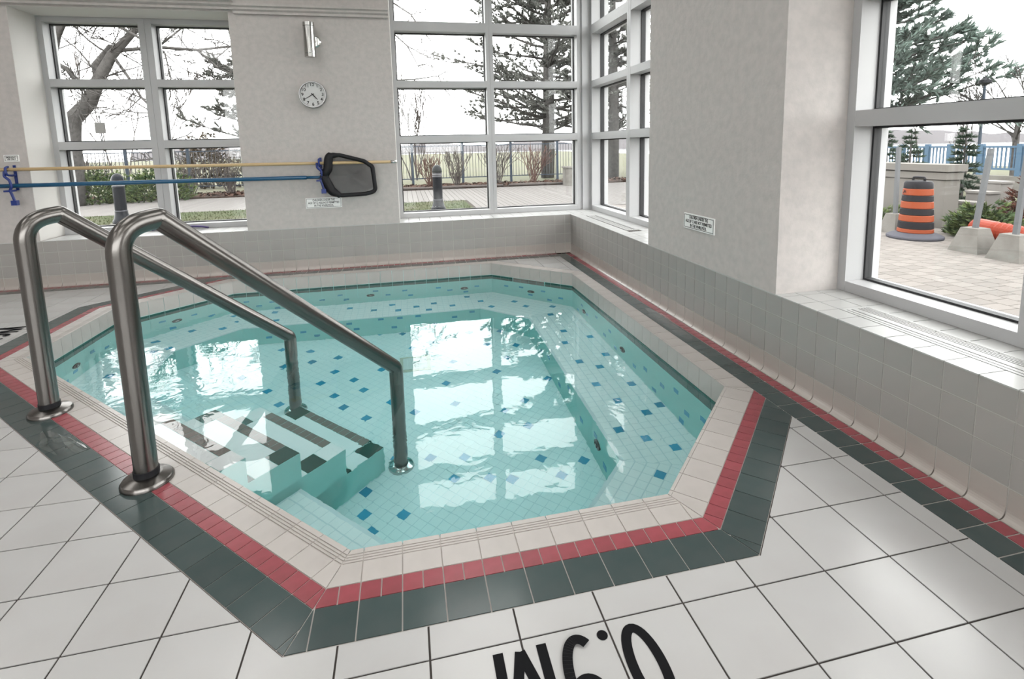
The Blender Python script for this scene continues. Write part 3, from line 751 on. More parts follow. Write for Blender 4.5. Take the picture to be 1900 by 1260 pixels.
MB().tube([(-2.66,-.1,1.478),(-2.575,-.1,1.4775)], .0225, 12).build('end_cap', M_chrome, yp, smooth=True)
sn = thing('skimmer_net', (-5.0,-.1,1.29), 'leaf skimmer net with black frame on a long blue pole', 'pool net')
MB().tube([(-9.0,-.105,1.32),(-3.78,-.105,1.296)], .026, 12).build('shaft', M_bluep, sn, smooth=True)
MB().tube([(-3.78,-.105,1.296),(-3.545,-.105,1.295)], .020, 12).build('socket', M_bluep, sn, smooth=True)
loop = arc_path([(-3.56,-.11,1.315),(-3.50,-.11,1.40),(-3.475,-.11,1.585),(-3.34,-.11,1.59),(-3.02,-.11,1.50),(-2.91,-.11,1.42),(-2.885,-.11,1.075),(-3.02,-.11,1.045),(-3.36,-.11,1.035),(-3.47,-.11,1.10),(-3.54,-.11,1.26),(-3.56,-.11,1.315)], [.06,.07,.08,.12,.06,.07,.1,.08,.08,.05], 6)
rad = [.075 if p.x < -3.44 else (.05 if p.x < -3.36 else .036) for p in loop]
nf = MB().tube(loop, [(r*.8) for r in rad], 10).build('net_frame', M_black, sn, smooth=True)
MB().tube([(-3.60,-.11,1.296),(-3.50,-.11,1.305)], [.028,.05], 10).build('frame_neck', M_black, nf, smooth=True)
mn = bpy.data.materials.new('dark_grey_net'); mn.use_nodes = True; N, L = mn.node_tree.nodes, mn.node_tree.links
N['Principled BSDF'].inputs['Base Color'].default_value = (.045,.045,.048,1); N['Principled BSDF'].inputs['Alpha'].default_value = .62
inner = [p for p in loop]; cx_, cz_ = -3.2, 1.3
nb = MB(); m = len(inner); ringn = 6
for r_ in range(ringn):
    f = 1-r_/ringn
    for p in inner: nb.v.append((cx_+(p.x-cx_)*f, -.108+.05*(1-f*f)+.008*math.sin(p.x*25+r_), cz_+(p.z-cz_)*f))
nb.v.append((cx_, -.05, cz_))
for r_ in range(ringn-1):
    for k in range(m-1): nb.f.append([r_*m+k, r_*m+k+1, (r_+1)*m+k+1, (r_+1)*m+k]); nb.m.append(0)
for k in range(m-1): nb.f.append([(ringn-1)*m+k, (ringn-1)*m+k+1, ringn*m]); nb.m.append(0)
nb.build('net_mesh', mn, sn, smooth=True)
# a rod left on the sill of the left window
M_pur = mat('dark_purple_plastic', (.05,.03,.14), .4)
rt = thing('curved_rod', (-5.6,.43,.6), 'thin dark purple curved rod lying on the left window sill', 'rod')
MB().tube(arc_path([(-5.95,.44,.612),(-5.75,.43,.66),(-5.30,.40,.635),(-5.22,.40,.615)], [.1,.1]), .014, 8).build('rod', M_pur, rt, smooth=True)
MB().tube([(-6.25,.44,.612),(-5.95,.44,.612)], .014, 8).build('pale_end', M_white, rt, smooth=True)
# depth marks lettered on the deck
def ribbon(mb, pts, w, place, closed=False):
    n = len(pts); L_, R_ = [], []
    for i in range(n):
        p0 = pts[(i-1)%n] if closed or i else pts[i]; p1 = pts[(i+1)%n] if closed or i < n-1 else pts[i]
        dx, dy = p1[0]-p0[0], p1[1]-p0[1]; l = math.hypot(dx, dy) or 1; nx, ny = -dy/l*w/2, dx/l*w/2
        L_.append((pts[i][0]+nx, pts[i][1]+ny)); R_.append((pts[i][0]-nx, pts[i][1]-ny))
    for i in range(n if closed else n-1):
        j = (i+1) % n; lift = .00012*len(mb.f); mb.add([(p[0],p[1],p[2]+lift) for p in (place(*q) for q in (R_[i], R_[j], L_[j], L_[i]))], [(0,1,2,3)]) if not closed else mb.add([place(*q) for q in (R_[i], R_[j], L_[j], L_[i])], [(0,1,2,3)])
def depth_text(place, hgt, t, w):
    def glyph(nm, f):
        mb = MB(); f(mb); mb.build(nm, M_paint, t)
    el = lambda cx, cy, rx, ry, a0, a1, n: [(cx+rx*math.cos(math.radians(a0+(a1-a0)*k/n)), cy+ry*math.sin(math.radians(a0+(a1-a0)*k/n))) for k in range(n+1)]
    h = hgt; W0 = .43*h
    glyph('digit', lambda m: ribbon(m, el(-.62*h, 0, W0/2-w/2, h/2-w/2, 0, 360, 40)[:-1], w, place, True))
    glyph('point', lambda m: m.add([place(*q) for q in el(-.275*h, -h/2+.06*h, .062*h, .062*h, 0, 360, 20)[:-1]], [tuple(range(20))]))
    def nine(m):
        ribbon(m, el(.06*h, .21*h, W0/2-w/2, .29*h-w/2, 0, 360, 36)[:-1], w, place, True)
        ribbon(m, [(.06*h+W0/2-w/2, .21*h)] + el(.06*h-.02*h, -.02*h, W0/2-w/2+.02*h, .48*h-w/2, 0, -125, 20), w, place)
    glyph('digit', nine)
    def em(m):
        x0, x1 = .42*h, .90*h
        ribbon(m, [(x0,-h/2),(x0,h/2)], w, place); ribbon(m, [(x1,-h/2),(x1,h/2)], w, place)
        ribbon(m, [(x0,h/2-w*.5),((x0+x1)/2,-h/2+w*.3)], w, place); ribbon(m, [(x1,h/2-w*.5),((x0+x1)/2,-h/2+w*.3)], w, place)
    glyph('letter', em)
d1 = thing('depth_mark', (-2.0,-6.28,.0003), 'black 0.9M depth mark lettered on the near deck tiles', 'floor lettering')
depth_text(lambda a, b: (-1.985-a, -6.298-b, .0012), .305, d1, .034)
d2 = thing('depth_mark', (-6.3,-2.0,.0003), 'black depth mark lettered on the deck at the far left', 'floor lettering')
depth_text(lambda a, b: (-6.32-b, -2.03+a, .0012), .29, d2, .036)
# low puddles left on the rim tiles
M_wet = bpy.data.materials.new('thin_puddle_water'); M_wet.use_nodes = True; N, L = M_wet.node_tree.nodes, M_wet.node_tree.links
N.remove(N['Principled BSDF']); t_ = N.new('ShaderNodeBsdfTransparent'); g_ = N.new('ShaderNodeBsdfGlossy'); g_.inputs['Roughness'].default_value = .02
x_ = N.new('ShaderNodeMixShader')
L.new(schlick(M_wet, .05), x_.inputs['Fac']); L.new(t_.outputs['BSDF'], x_.inputs[1]); L.new(g_.outputs['BSDF'], x_.inputs[2]); L.new(x_.outputs['Shader'], N['Material Output'].inputs['Surface'])
def puddle(x, y, rx, ry, rot, seed, label):
    r = random.Random(seed); n = 36; ph = [r.uniform(0,6.3) for _ in range(4)]; pts = []
    for k in range(n):
        q = 2*math.pi*k/n; f = 1+.18*math.sin(2*q+ph[0])+.14*math.sin(3*q+ph[1])+.1*math.sin(5*q+ph[2])
        u, v = rx*f*math.cos(q), ry*f*math.sin(q); pts.append((x+u*math.cos(rot)-v*math.sin(rot), y+u*math.sin(rot)+v*math.cos(rot)))
    vs = [(*p, .0012) for p in pts] + [(x+(p[0]-x)*.8, y+(p[1]-y)*.8, .0030) for p in pts] + [(x,y,.0032)]
    fs = [(k,(k+1)%n,(k+1)%n+n,k+n) for k in range(n)] + [(k+n,(k+1)%n+n,2*n) for k in range(n)]
    MB().add(vs, fs).build('puddle', M_wet, None, (x,y,0), smooth=True, label=label, cat='puddle')
puddle(-4.52, -4.30, .20, .075, -.785, 1, 'small puddle on the dark green rim tiles between the handrails')
puddle(-.17, -3.35, .07, .42, 0, 2, 'long thin puddle on the border tiles along the right wall')
# ================================================================== outdoors
G = -.35
k_ = .145   # strong daylight outside is offset in the colours: everything below is painted darker
_mat = mat
def mat(*a, **k):
    k.setdefault('spec', .12); return _mat(*a, **k)
def oc(r, g, b, f=1.0): c = lin(r, g, b); return tuple(v*k_*f for v in c)
O_pav = mat('grey_pink_paver', oc(228,218,210,1.15), .85, var=.1)
O_joint = mat('paver_joint', oc(150,140,130), .95)
O_plank = mat('weathered_plank', oc(212,206,202,1.2), .85, var=.07)
O_plj = mat('plank_gap', oc(140,130,120), .95)
O_conc = mat('cast_concrete', oc(215,210,202,1.35), .85, noise=(6, oc(190,184,176,1.35), .4, .7), bump=.2, bscale=40)
O_wall = mat('cream_concrete', oc(215,208,200,1.3), .85)
O_lawn = mat('lawn_green', oc(125,142,90), .95, noise=(1.5, oc(150,150,110), .4, .65))
O_field = mat('park_grass', oc(200,202,165), .95, noise=(.2, oc(205,202,175), .4, .65))
O_soil = mat('brown_mulch', oc(140,118,106), .95, noise=(8, oc(100,80,70), .4, .65))
O_leaf = mat('dead_leaves', oc(160,125,110), .9, var=.2)
O_bark = mat('grey_bark', oc(150,146,143,1.7), .95, noise=(12, oc(120,116,114,1.7), .4, .65))
O_twig = mat('grey_brown_twig', oc(145,136,132,1.6), .95)
O_rtwig = mat('reddish_twig', oc(155,122,112,1.6), .95)
O_pine = mat('pine_needles', oc(145,147,141,2.8), .9)
O_pine2 = mat('blue_green_pine_needles', oc(136,154,145,3.0), .9)
O_spr = mat('spruce_needles', oc(100,122,102,1.7), .9)
O_jun = mat('juniper_green', oc(145,165,105,2.1), .9)
O_jun2 = mat('dark_juniper_green', oc(112,136,95,2.0), .9)
O_hed = mat('russet_hedge_leaves', oc(168,112,98,1.6), .9)
O_reed = mat('tan_dry_reeds', oc(190,172,150), .9)
O_navy = mat('dark_navy_paint', oc(48,54,66), .35)
O_sil = mat('silver_band', oc(170,170,180), .3, .5)
O_fence = mat('blue_grey_fence_paint', oc(130,148,170), .5)
O_pick = mat('grey_picket_paint', oc(160,163,168), .5)
O_rail = mat('light_blue_railing_paint', oc(140,178,212,1.5), .5)
O_orange = mat('orange_plastic', oc(246,118,66,1.35), .45)
O_opipe = mat('bright_orange_pipe', oc(250,100,65,1.15), .4)
O_dk = mat('black_reflective_band', oc(48,46,58), .5)
O_grey = mat('grey_rubber_base', oc(150,150,165), .7)
O_gal = mat('galvanised_steel', oc(175,178,182,1.6), .45)
O_rock = mat('pale_stone', oc(236,230,224,1.5), .85)
O_shore = mat('far_shore_trees', oc(215,210,212,1.6), 1.0, noise=(.05, oc(225,220,224,1.6), .4, .6))
O_sign = mat('grey_metal_sign', oc(170,168,165,2.4), .5)
O_lake = mat('pale_lake_water', oc(215,222,226), .12)
ground = MB().add([(-260,.81,G-.02),(260,.81,G-.02),(260,300,G-.02),(-260,300,G-.02)], [(0,1,2,3)]).add([(.81,-60,G-.02),(260,-60,G-.02),(260,.81,G-.02),(.81,.81,G-.02)], [(0,1,2,3)]).add([(-260,-260,G-.02),(XW-.31,-260,G-.02),(XW-.31,.81,G-.02),(-260,.81,G-.02)], [(0,1,2,3)]).add([(XW-.31,-260,G-.02),(260,-260,G-.02),(260,-60,G-.02),(.81,-60,G-.02),(.81,YW-.31,G-.02),(XW-.31,YW-.31,G-.02)], [(0,1,2,3,4,5)]).build('ground', O_field, kind='structure', label='pale green park lawn reaching to the lake')
lake = MB().add([(28,-60,G),(255,-60,G),(255,290,G),(60,290,G),(40,60,G)], [(0,1,2,3,4)]).add([(-255,170,G),(48,170,G),(60,290,G),(-255,290,G)], [(0,1,2,3)]).build('lake', O_lake, None, (40,60,G), kind='stuff', label='pale lake beyond the lawn', cat='lake')
rs = random.Random(11)
fs_ = MB(); pr_ = []
for k in range(160):
    q = math.radians(-40+k*1.0); pr_.append((math.cos(q)*205+5, math.sin(q)*250-20, 2.6+1.0*math.sin(k*.5)+rs.uniform(0,1.2)))
for k in range(159):
    a, b = pr_[k], pr_[k+1]
    fs_.add([(a[0],a[1],G),(b[0],b[1],G),(b[0],b[1],b[2]),(a[0],a[1],a[2]),(a[0]*1.04,a[1]*1.04,G),(b[0]*1.04,b[1]*1.04,G),(b[0]*1.03,b[1]*1.03,b[2]),(a[0]*1.03,a[1]*1.03,a[2])], [(0,1,2,3),(3,2,6,7),(7,6,5,4)])
fs_.build('far_shore', O_shore, None, (100,150,G), kind='stuff', label='hazy wooded shore across the lake', cat='shore')
# --- paving outside the right window
pav = MB().box(.81, 9.4, -14, 8.5, G-.1, G-.004).build('paving', O_joint, kind='structure', label='pale interlocking brick paving outside the right window')
PX, PY = .30, .215; pl = []
i = 0
while .84+(i+1)*PX < 9.4:
    j = 0
    while -14+(j+1.5)*PY < 8.5:
        y0 = -14+j*PY+(PY/2 if i % 2 else 0); pl.append((.84+i*PX+PX/2, y0+PY/2)); j += 1
    i += 1
def pv_key(c):
    q = vis_px((c[0],c[1],G)); 
    if q is None or not (1560 < q[0] < 1910 and 380 < q[1] < 660): return (1, 0)
    return (0, q[2])
pl.sort(key=pv_key); rest = MB()
pm = shared(('paver', PX), lambda: (MB().box(-PX/2+.005,PX/2-.005,-PY/2+.005,PY/2-.005,-.02,0), [O_pav]))
for k, c in enumerate(pl):
    if k < 300: inst('paver', pm, pav, (c[0],c[1],G))
    else: rest.prism([(c[0]-PX/2+.005,c[1]-PY/2+.005),(c[0]+PX/2-.005,c[1]-PY/2+.005),(c[0]+PX/2-.005,c[1]+PY/2-.005),(c[0]-PX/2+.005,c[1]+PY/2-.005)], G-.01, G)
rest.build('far_pavers', O_pav, pav, kind='stuff')
# --- boardwalk, lawn strip and planting bed outside the back windows
bw = MB().box(-26, 12, 12.2, 17.9, G-.08, G-.012).box(-.3, 9.4, 8.5, 12.2, G-.08, G-.012).box(-.3,.81,.81,8.5,G-.08,G-.012).build('boardwalk', O_plj, kind='structure', label='pale plank walk outside the back windows')
x = -26.0; PW = .2
while x < 12:
    y0 = 12.2 if x < -.35 else (.85 if x < .6 else 8.55)
    tile_box('plank', bw, (x+.008, x+PW-.008, y0, 17.88, G-.03, G), O_plank); x += PW
lawn = MB().box(-26, -.3, .81, 12.2, G-.05, G-.003).build('grass_strip', O_lawn, kind='stuff', label='strip of patchy grass below the back windows', cat='grass')
gb_ = MB()
for _ in range(9000):
    x, y = rs.uniform(-18,-.35), rs.uniform(4,12.15); h = rs.uniform(.03,.08); q = rs.uniform(0,3.14); w = .012
    gb_.add([(x-w*math.cos(q),y-w*math.sin(q),G-.003),(x+w*math.cos(q),y+w*math.sin(q),G-.003),(x+rs.uniform(-.03,.03),y+rs.uniform(-.03,.03),G+h)], [(0,1,2)])
gb_.build('grass_blades', O_lawn, lawn, kind='stuff')
bed = MB().box(-26,12,17.92,20.4,G-.06,G+.06).build('planting_bed', O_soil, kind='structure', label='brown mulch bed along the fence')
lf = MB()
for _ in range(3800):
    x, y = rs.uniform(-17,11), rs.uniform(17.95,20.3); z = G+.065+rs.uniform(0,.07); s = rs.uniform(.03,.075); q = rs.uniform(0,6.3); u = Vector((math.cos(q),math.sin(q),rs.uniform(-.5,.5)))*s; v = Vector((-math.sin(q),math.cos(q),rs.uniform(-.6,.8)))*s*.7
    p = Vector((x,y,z)); lf.add([p-u-v, p+u-v, p+u+v, p-u+v], [(0,1,2,3)])
lf.build('dead_leaves', O_leaf, bed, kind='stuff')
for k, x in enumerate((-2.4,.8,4.2)):
    MB().tube([(x-1.6,17.92,G+.09),(x-.5,17.9,G+.1),(x+.6,17.94,G+.085),(x+1.5,17.9,G+.09)], [.06,.07,.06,.045], 8).build('edging_log', O_twig, bed, smooth=True)
# --- fence
fe = thing('park_fence', (-5,20.6,G), 'blue-grey metal picket fence along the park lawn', 'fence')
for x in [-2.05+2.66*k for k in range(-8,5)]:
    MB().box(x-.06,x+.06,20.55,20.65,G,1.85).lathe([(.09,1.85),(.07,1.9),(.001,1.93)], (x,20.6,0), 8).build('post', O_fence, fe, (x,20.6,G))
for z in (1.72, .02): MB().box(-23.4,8.7,20.58,20.62,z,z+.05).build('rail', O_fence, fe)
pk = shared(('picket',), lambda: (MB().box(-.012,.012,-.012,.012,0,1.72), [O_pick]))
x = -19.0
while x < 8.6: inst('picket', pk, fe, (x,20.6,.02)); x += .16
# --- bollards
def bollard(x, y, label):
    t = thing('bollard', (x,y,G), label, 'bollard')
    MB().lathe([(.30,0),(.30,.02)], (x,y,G), 24).build('footing', O_conc, t)
    shade_auto(MB().lathe([(.235,.02),(.235,.10),(.20,.15),(.165,.28),(.155,.36)], (x,y,G), 28).build('flared_base', O_navy, t), 35)
    MB().lathe([(.16,.355),(.165,.375),(.16,.395)], (x,y,G), 28).build('lower_band', O_sil, t)
    shade_auto(MB().lathe([(.148,.36),(.148,1.08)], (x,y,G), 28).build('shaft', O_navy, t), 35)
    for z in (1.08,1.135,1.19): MB().lathe([(.145,z),(.157,z+.012),(.157,z+.03),(.145,z+.042)], (x,y,G), 28).build('band', O_sil, t)
    shade_auto(MB().lathe([(.15,1.232),(.16,1.25),(.16,1.28),(.145,1.36),(.105,1.43),(.05,1.47),(.001,1.48)], (x,y,G), 28).build('domed_head', O_navy, t), 40)
bollard(-1.475, 9.03, 'dark navy bollard on the grass outside the middle window')
bollard(-10.66, 9.7, 'dark navy bollard seen through the left window behind the poles')
# --- planter box
pb = thing('planter_box', (5.7,17.3,G), 'square grey concrete planter on the boardwalk near the corner', 'planter')
MB().box(5.32,6.08,17.0,17.6,G,.52).build('box', O_conc, pb); MB().box(5.27,6.13,16.95,17.65,.52,.60).build('lip', O_conc, pb)
# --- plants
def grow(mb, p, d, l, r, depth, rnd, spread=.6, shrink=.72, up=.1, seg=3, minr=.006, kids=(2,3), ends=None):
    pts = [p]; q = d.normalized()
    for k in range(seg):
        q = (q + Vector((rnd.uniform(-1,1),rnd.uniform(-1,1),rnd.uniform(-1,1)))*.16 + Vector((0,0,up*.3))).normalized()
        pts.append(pts[-1]+q*l/seg)
    mb.tube(pts, [max(minr, r*(1-.45*k/seg)) for k in range(seg+1)], 5 if r > .05 else 3, cap=False)
    if ends is not None and depth <= 1: ends += pts[1:]
    if depth <= 0: return
    for k in range(rnd.randint(*kids)):
        t = rnd.choice(pts[1:]) if k else pts[-1]
        v = (q + Vector((rnd.uniform(-1,1),rnd.uniform(-1,1),rnd.uniform(-.6,1)))*spread).normalized()
        grow(mb, t, v, l*shrink*rnd.uniform(.8,1.15), max(minr, r*.55), depth-1, rnd, spread, shrink, up, seg, minr, kids, ends)
def bare_shrub(x, y, h, n, m, seed, label, group, z=G+.05, depth=2, name='bare_shrub'):
    rnd = random.Random(seed); mb = MB()
    for _ in range(n):
        d = Vector((rnd.uniform(-.55,.55), rnd.uniform(-.4,.4), 1))
        grow(mb, Vector((x+rnd.uniform(-.15,.15), y+rnd.uniform(-.1,.1), z)), d, h*rnd.uniform(.4,.6), .022, depth, rnd, .45, .62, .25, 3, .012)
    t = thing(name, (x,y,z), label, 'shrub', group); mb.build('stems', m, t); return t
for k, (x, y, h, n, lab) in enumerate([(-1.2,19.2,1.6,22,'bare reddish shrub left of the middle bollard by the fence'), (.1,19.0,1.8,24,'bare twiggy shrub right of the middle bollard by the fence'), (2.3,19.3,2.0,24,'bare leaning shrub just left of the middle mullion'), (4.2,19.4,1.8,22,'bare shrub left of the pine trunk in the right pane'), (7.2,19.5,1.8,12,'bare shrub behind the concrete planter'), (-8.6,19.2,1.8,22,'bare shrub at the right end of the left window'), (-10.6,19.5,1.9,22,'bare shrub behind the left window mullion'), (-12.3,19.3,1.6,14,'bare shrub right of the evergreen junipers'), (-16.4,19.2,2.0,14,'bare shrub below the big bare tree')]):
    bare_shrub(x, y, h, n, O_rtwig if k in (0,3,5) else O_twig, 100+k, lab, 'bare shrubs along the park fence')
for k, (x, y, h, lab) in enumerate([(-1.9,26,5.0,'slender upright bare sapling at the left edge of the middle window'), (-17.2,24,6.5,'slim bare tree just right of the big bare trunk'), (-15.4,25,6.0,'slim bare tree near the hanging sign')]):
    rnd = random.Random(200+k); mb = MB()
    for _ in range(5 if k == 0 else 2): grow(mb, Vector((x+rnd.uniform(-.2,.2),y,G)), Vector((rnd.uniform(-.3,.3),rnd.uniform(-.2,.2),1)), h*.5, .05, 4, rnd, .45, .66, .3, 3, .018)
    t = thing('bare_sapling', (x,y,G), lab, 'tree', 'slim bare trees beyond the fence'); mb.build('branches', O_twig, t)
# the big bare tree at the left
bt = thing('bare_tree', (-15.5,16.6,G), 'large bare deciduous tree with leaning grey trunk in the left window', 'tree')
tr = MB(); rnd = random.Random(5)
Y = 16.6; V3 = lambda x, z, dy=0: Vector((x, Y+dy, z))
main = [V3(-15.55,G), V3(-15.45,1.2), V3(-15.35,2.4), V3(-15.2,3.1), V3(-14.55,3.75), V3(-14.1,4.7), V3(-13.55,5.6), V3(-12.7,6.5), V3(-11.9,7.6)]
tr.tube(main, [.42,.37,.34,.31,.27,.22,.18,.13,.09], 10)
limbs = [([V3(-14.1,4.7), V3(-14.25,5.2,.2), V3(-13.7,5.95,.3), V3(-13.3,5.85,.2)], .2), ([V3(-15.4,2.6), V3(-16.3,3.6,-.2), V3(-15.75,4.9,-.3), V3(-15.3,5.7,-.4), V3(-15.0,6.7,-.4), V3(-14.9,8.0,-.4)], .24),
         ([V3(-15.55,5.3,-.3), V3(-15.05,5.0,-.2), V3(-14.75,4.2)], .13), ([V3(-15.25,5.9,-.4), V3(-14.7,6.85,-.5), V3(-13.7,7.0,-.6), V3(-12.5,6.3,-.7), V3(-11.4,5.6,-.8)], .1),
         ([V3(-13.4,5.75), V3(-12.0,5.95,.2), V3(-10.6,5.9,.4), V3(-9.4,6.1,.6), V3(-8.4,6.6,.8)], .08), ([V3(-13.5,5.5), V3(-12.9,4.6,-.3), V3(-12.5,3.9,-.5), V3(-11.9,3.2,-.6), V3(-11.5,2.2,-.7)], .06),
         ([V3(-10.6,5.9,.4), V3(-9.9,5.2,.3), V3(-9.0,4.7,.2)], .05), ([V3(-9.4,6.1,.6), V3(-8.6,5.4,.5), V3(-8.5,4.2,.5)], .05), ([V3(-12.0,5.95,.2), V3(-11.0,6.8,.3), V3(-9.6,7.2,.3)], .05)]
for pts, r in limbs:
    tr.tube(pts, [r*(1-.55*k/(len(pts)-1)) for k in range(len(pts))], 6)
    for p in pts[1:]:
        for _ in range(3): grow(tr, p, Vector((rnd.uniform(-1,1),rnd.uniform(-.6,.6),rnd.uniform(-.8,.7))), rnd.uniform(.7,1.3), .03, 3, rnd, .7, .68, 0, 3, .014)
for p in main[3:]:
    for _ in range(2): grow(tr, p, Vector((rnd.uniform(-1,1),rnd.uniform(-.8,.8),rnd.uniform(-.2,1))), rnd.uniform(1,1.6), .05, 3, rnd, .7, .68, .05, 3, .014)
tr.build('trunk_and_branches', O_bark, bt, smooth=True)
def tuft(mb, p, d, s, n, rnd):
    for _ in range(n):
        v = (d + Vector((rnd.uniform(-1,1),rnd.uniform(-1,1),rnd.uniform(-.7,1)))*.75).normalized()*s*rnd.uniform(.7,1.2)
        w = v.cross(Vector((rnd.uniform(-1,1),rnd.uniform(-1,1),rnd.uniform(-1,1)))).normalized()*s*.17
        mb.add([p-w, p+w, p+v], [(0,1,2)])
def pine(x, y, h, r, first, nb_, reach, m, seed, label, lean=0, sz=.24, dirs=None, dens=9):
    rnd = random.Random(seed); t = thing('pine_tree', (x,y,G), label, 'tree', 'pine trees outside')
    tk = MB(); top = Vector((x+lean, y, G+h)); bot = Vector((x,y,G))
    tk.tube([bot, bot.lerp(top,.3)+Vector((.05,0,0)), bot.lerp(top,.6)-Vector((.05,0,0)), top], [r, r*.85, r*.6, r*.15], 10); 
    fo = MB()
    for k in range(nb_):
        f = first+(1-first)*(k+rnd.random())/nb_; p = bot.lerp(top, f)
        q = rnd.uniform(0,6.283) if dirs is None else rnd.uniform(*dirs); l = reach*(1-.75*(f-first)/(1-first))*rnd.uniform(.65,1.1)
        d = Vector((math.cos(q), math.sin(q), rnd.uniform(-.15,.35))).normalized(); pts = [p]
        for s_ in range(5):
            d = (d+Vector((rnd.uniform(-.2,.2),rnd.uniform(-.2,.2),rnd.uniform(-.08,.16)))).normalized(); pts.append(pts[-1]+d*l/5)
        tk.tube(pts, [r*.22*(1-.16*i_) for i_ in range(6)], 5)
        for i_ in range(1, 6):
            for _ in range(4):
                sd = (d+Vector((rnd.uniform(-1,1),rnd.uniform(-1,1),rnd.uniform(-.3,.6)))*.9).normalized(); sl = l*.2*rnd.uniform(.5,1.1)
                e = pts[i_]+sd*sl; tk.tube([pts[i_], e], [.022,.014], 3, cap=False)
                for u in (.45,.75,1.0): tuft(fo, pts[i_].lerp(e,u), sd, sz, dens, rnd)
    tk.build('trunk', O_bark, t, smooth=True); fo.build('needles', m, t, kind='stuff')
pine(6.3, 24, 15, .42, .19, 110, 6.8, O_pine, 31, 'tall grey pine with thick trunk in the right panes of the middle window', .3, .26)
pine(9.4, 20.9, 14, .34, .17, 80, 4.8, O_pine, 32, 'tall pine trunk seen through the corner side window', 0, .26)
pine(-8.7, 19.6, 9, .26, .26, 40, 3.6, O_pine, 33, 'pine at the right edge of the left window beside the plaster pier', .4, .22)
pine(20.5, 15.6, 13, .40, .20, 70, 5.7, O_pine2, 34, 'blue-green pine reaching into the upper right window', 0, .34, (-2.9,-.5), 10)
def spruce(x, y, h, r, m, seed, label):
    rnd = random.Random(seed); t = thing('spruce_tree', (x,y,G), label, 'tree', 'young spruce trees beyond the planter wall')
    MB().tube([(x,y,G),(x,y,G+h)], [.06,.01], 6).build('trunk', O_bark, t)
    fo = MB(); n = 15
    for k in range(n):
        f = k/n; z = G+h*(.04+.96*f); rr = r*(1-f)**.85+.03
        for q in range(int(9*(1-f))+4):
            a = rnd.uniform(0,6.283); d = Vector((math.cos(a),math.sin(a),.05)); p0 = Vector((x,y,z+rnd.uniform(-.04,.04))); l = rr*rnd.uniform(.75,1.1)
            for u in (.25,.45,.65,.85,1.0):
                p = p0+d*l*u-Vector((0,0,.12*l*u)); tuft(fo, p, (d+Vector((0,0,.25))).normalized(), .13, 6, rnd)
    fo.build('foliage', m, t, kind='stuff')
spruce(13.2, 6.75, 2.35, .85, O_spr, 41, 'young spruce at the left edge of the right window behind the planter wall')
spruce(12.6, 5.4, 2.3, .62, O_spr, 42, 'young spruce second from the left behind the planter wall')
spruce(11.6, 3.05, 2.3, .60, O_spr, 43, 'green young spruce standing right of the planter wall')
def leafy(x, y, z, rx, ry, rz, n, s, mats, seed, name, label, cat, group=None, stems=None):
    rnd = random.Random(seed); t = thing(name, (x,y,z), label, cat, group)
    mb = MB()
    for _ in range(n):
        q, w = rnd.uniform(0,6.283), rnd.uniform(0,1); r = rnd.uniform(.55,1)**.5; ph = math.acos(1-w)
        bump = 1+.18*math.sin(3*q+seed)+.14*math.sin(7*q+2*ph)
        p = Vector((x+rx*r*bump*math.sin(ph)*math.cos(q), y+ry*r*bump*math.sin(ph)*math.sin(q), z+rz*r*bump*math.cos(ph)))
        mb.mi = rnd.randrange(len(mats)); tuft(mb, p, Vector((math.cos(q)*.8, math.sin(q)*.8, .5)), s, 5, rnd)
    mb.build('foliage', mats, t, kind='stuff')
    sb = MB()
    for _ in range(9):
        q = rnd.uniform(0,6.283); grow(sb, Vector((x+rx*.3*math.cos(q),y+ry*.3*math.sin(q),G)), Vector((math.cos(q)*.6,math.sin(q)*.6,1)), rz*.5, .03, 1, rnd, .5, .7, .1, 3, .01)
    sb.build('stems', stems or O_twig, t); return t
leafy(-15.0, 17.6, G, 1.0, .9, 1.28, 900, .17, [O_jun, O_jun2], 51, 'juniper_shrub', 'spreading green juniper left of the bollard in the left window', 'shrub', 'green junipers by the boardwalk')
leafy(-13.0, 17.7, G, 1.25, .9, 1.22, 1100, .17, [O_jun2, O_jun], 52, 'juniper_shrub', 'spreading green juniper behind the bollard in the left window', 'shrub', 'green junipers by the boardwalk')
leafy(-13.6, 25.5, G, 1.2, 1.0, 2.9, 700, .26, [O_reed], 53, 'dry_thicket', 'tan dry thicket beyond the fence left of the window mullion', 'shrub', 'tan thickets beyond the fence')
leafy(-9.9, 26.0, G, 2.2, 1.0, 2.8, 900, .26, [O_reed, O_twig], 54, 'dry_thicket', 'tan dry thicket beyond the fence in the right bay of the left window', 'shrub', 'tan thickets beyond the fence')
# sign on a thin post
sp = thing('park_sign', (-15.0,18.2,G), 'small grey square sign on a thin post in the left window', 'sign')
MB().tube([(-15.05,18.2,G),(-15.05,18.2,3.35)], .02, 8).build('post', O_gal, sp); MB().box(-15.25,-14.86,18.16,18.185,2.58,3.05).build('plate', O_sign, sp)
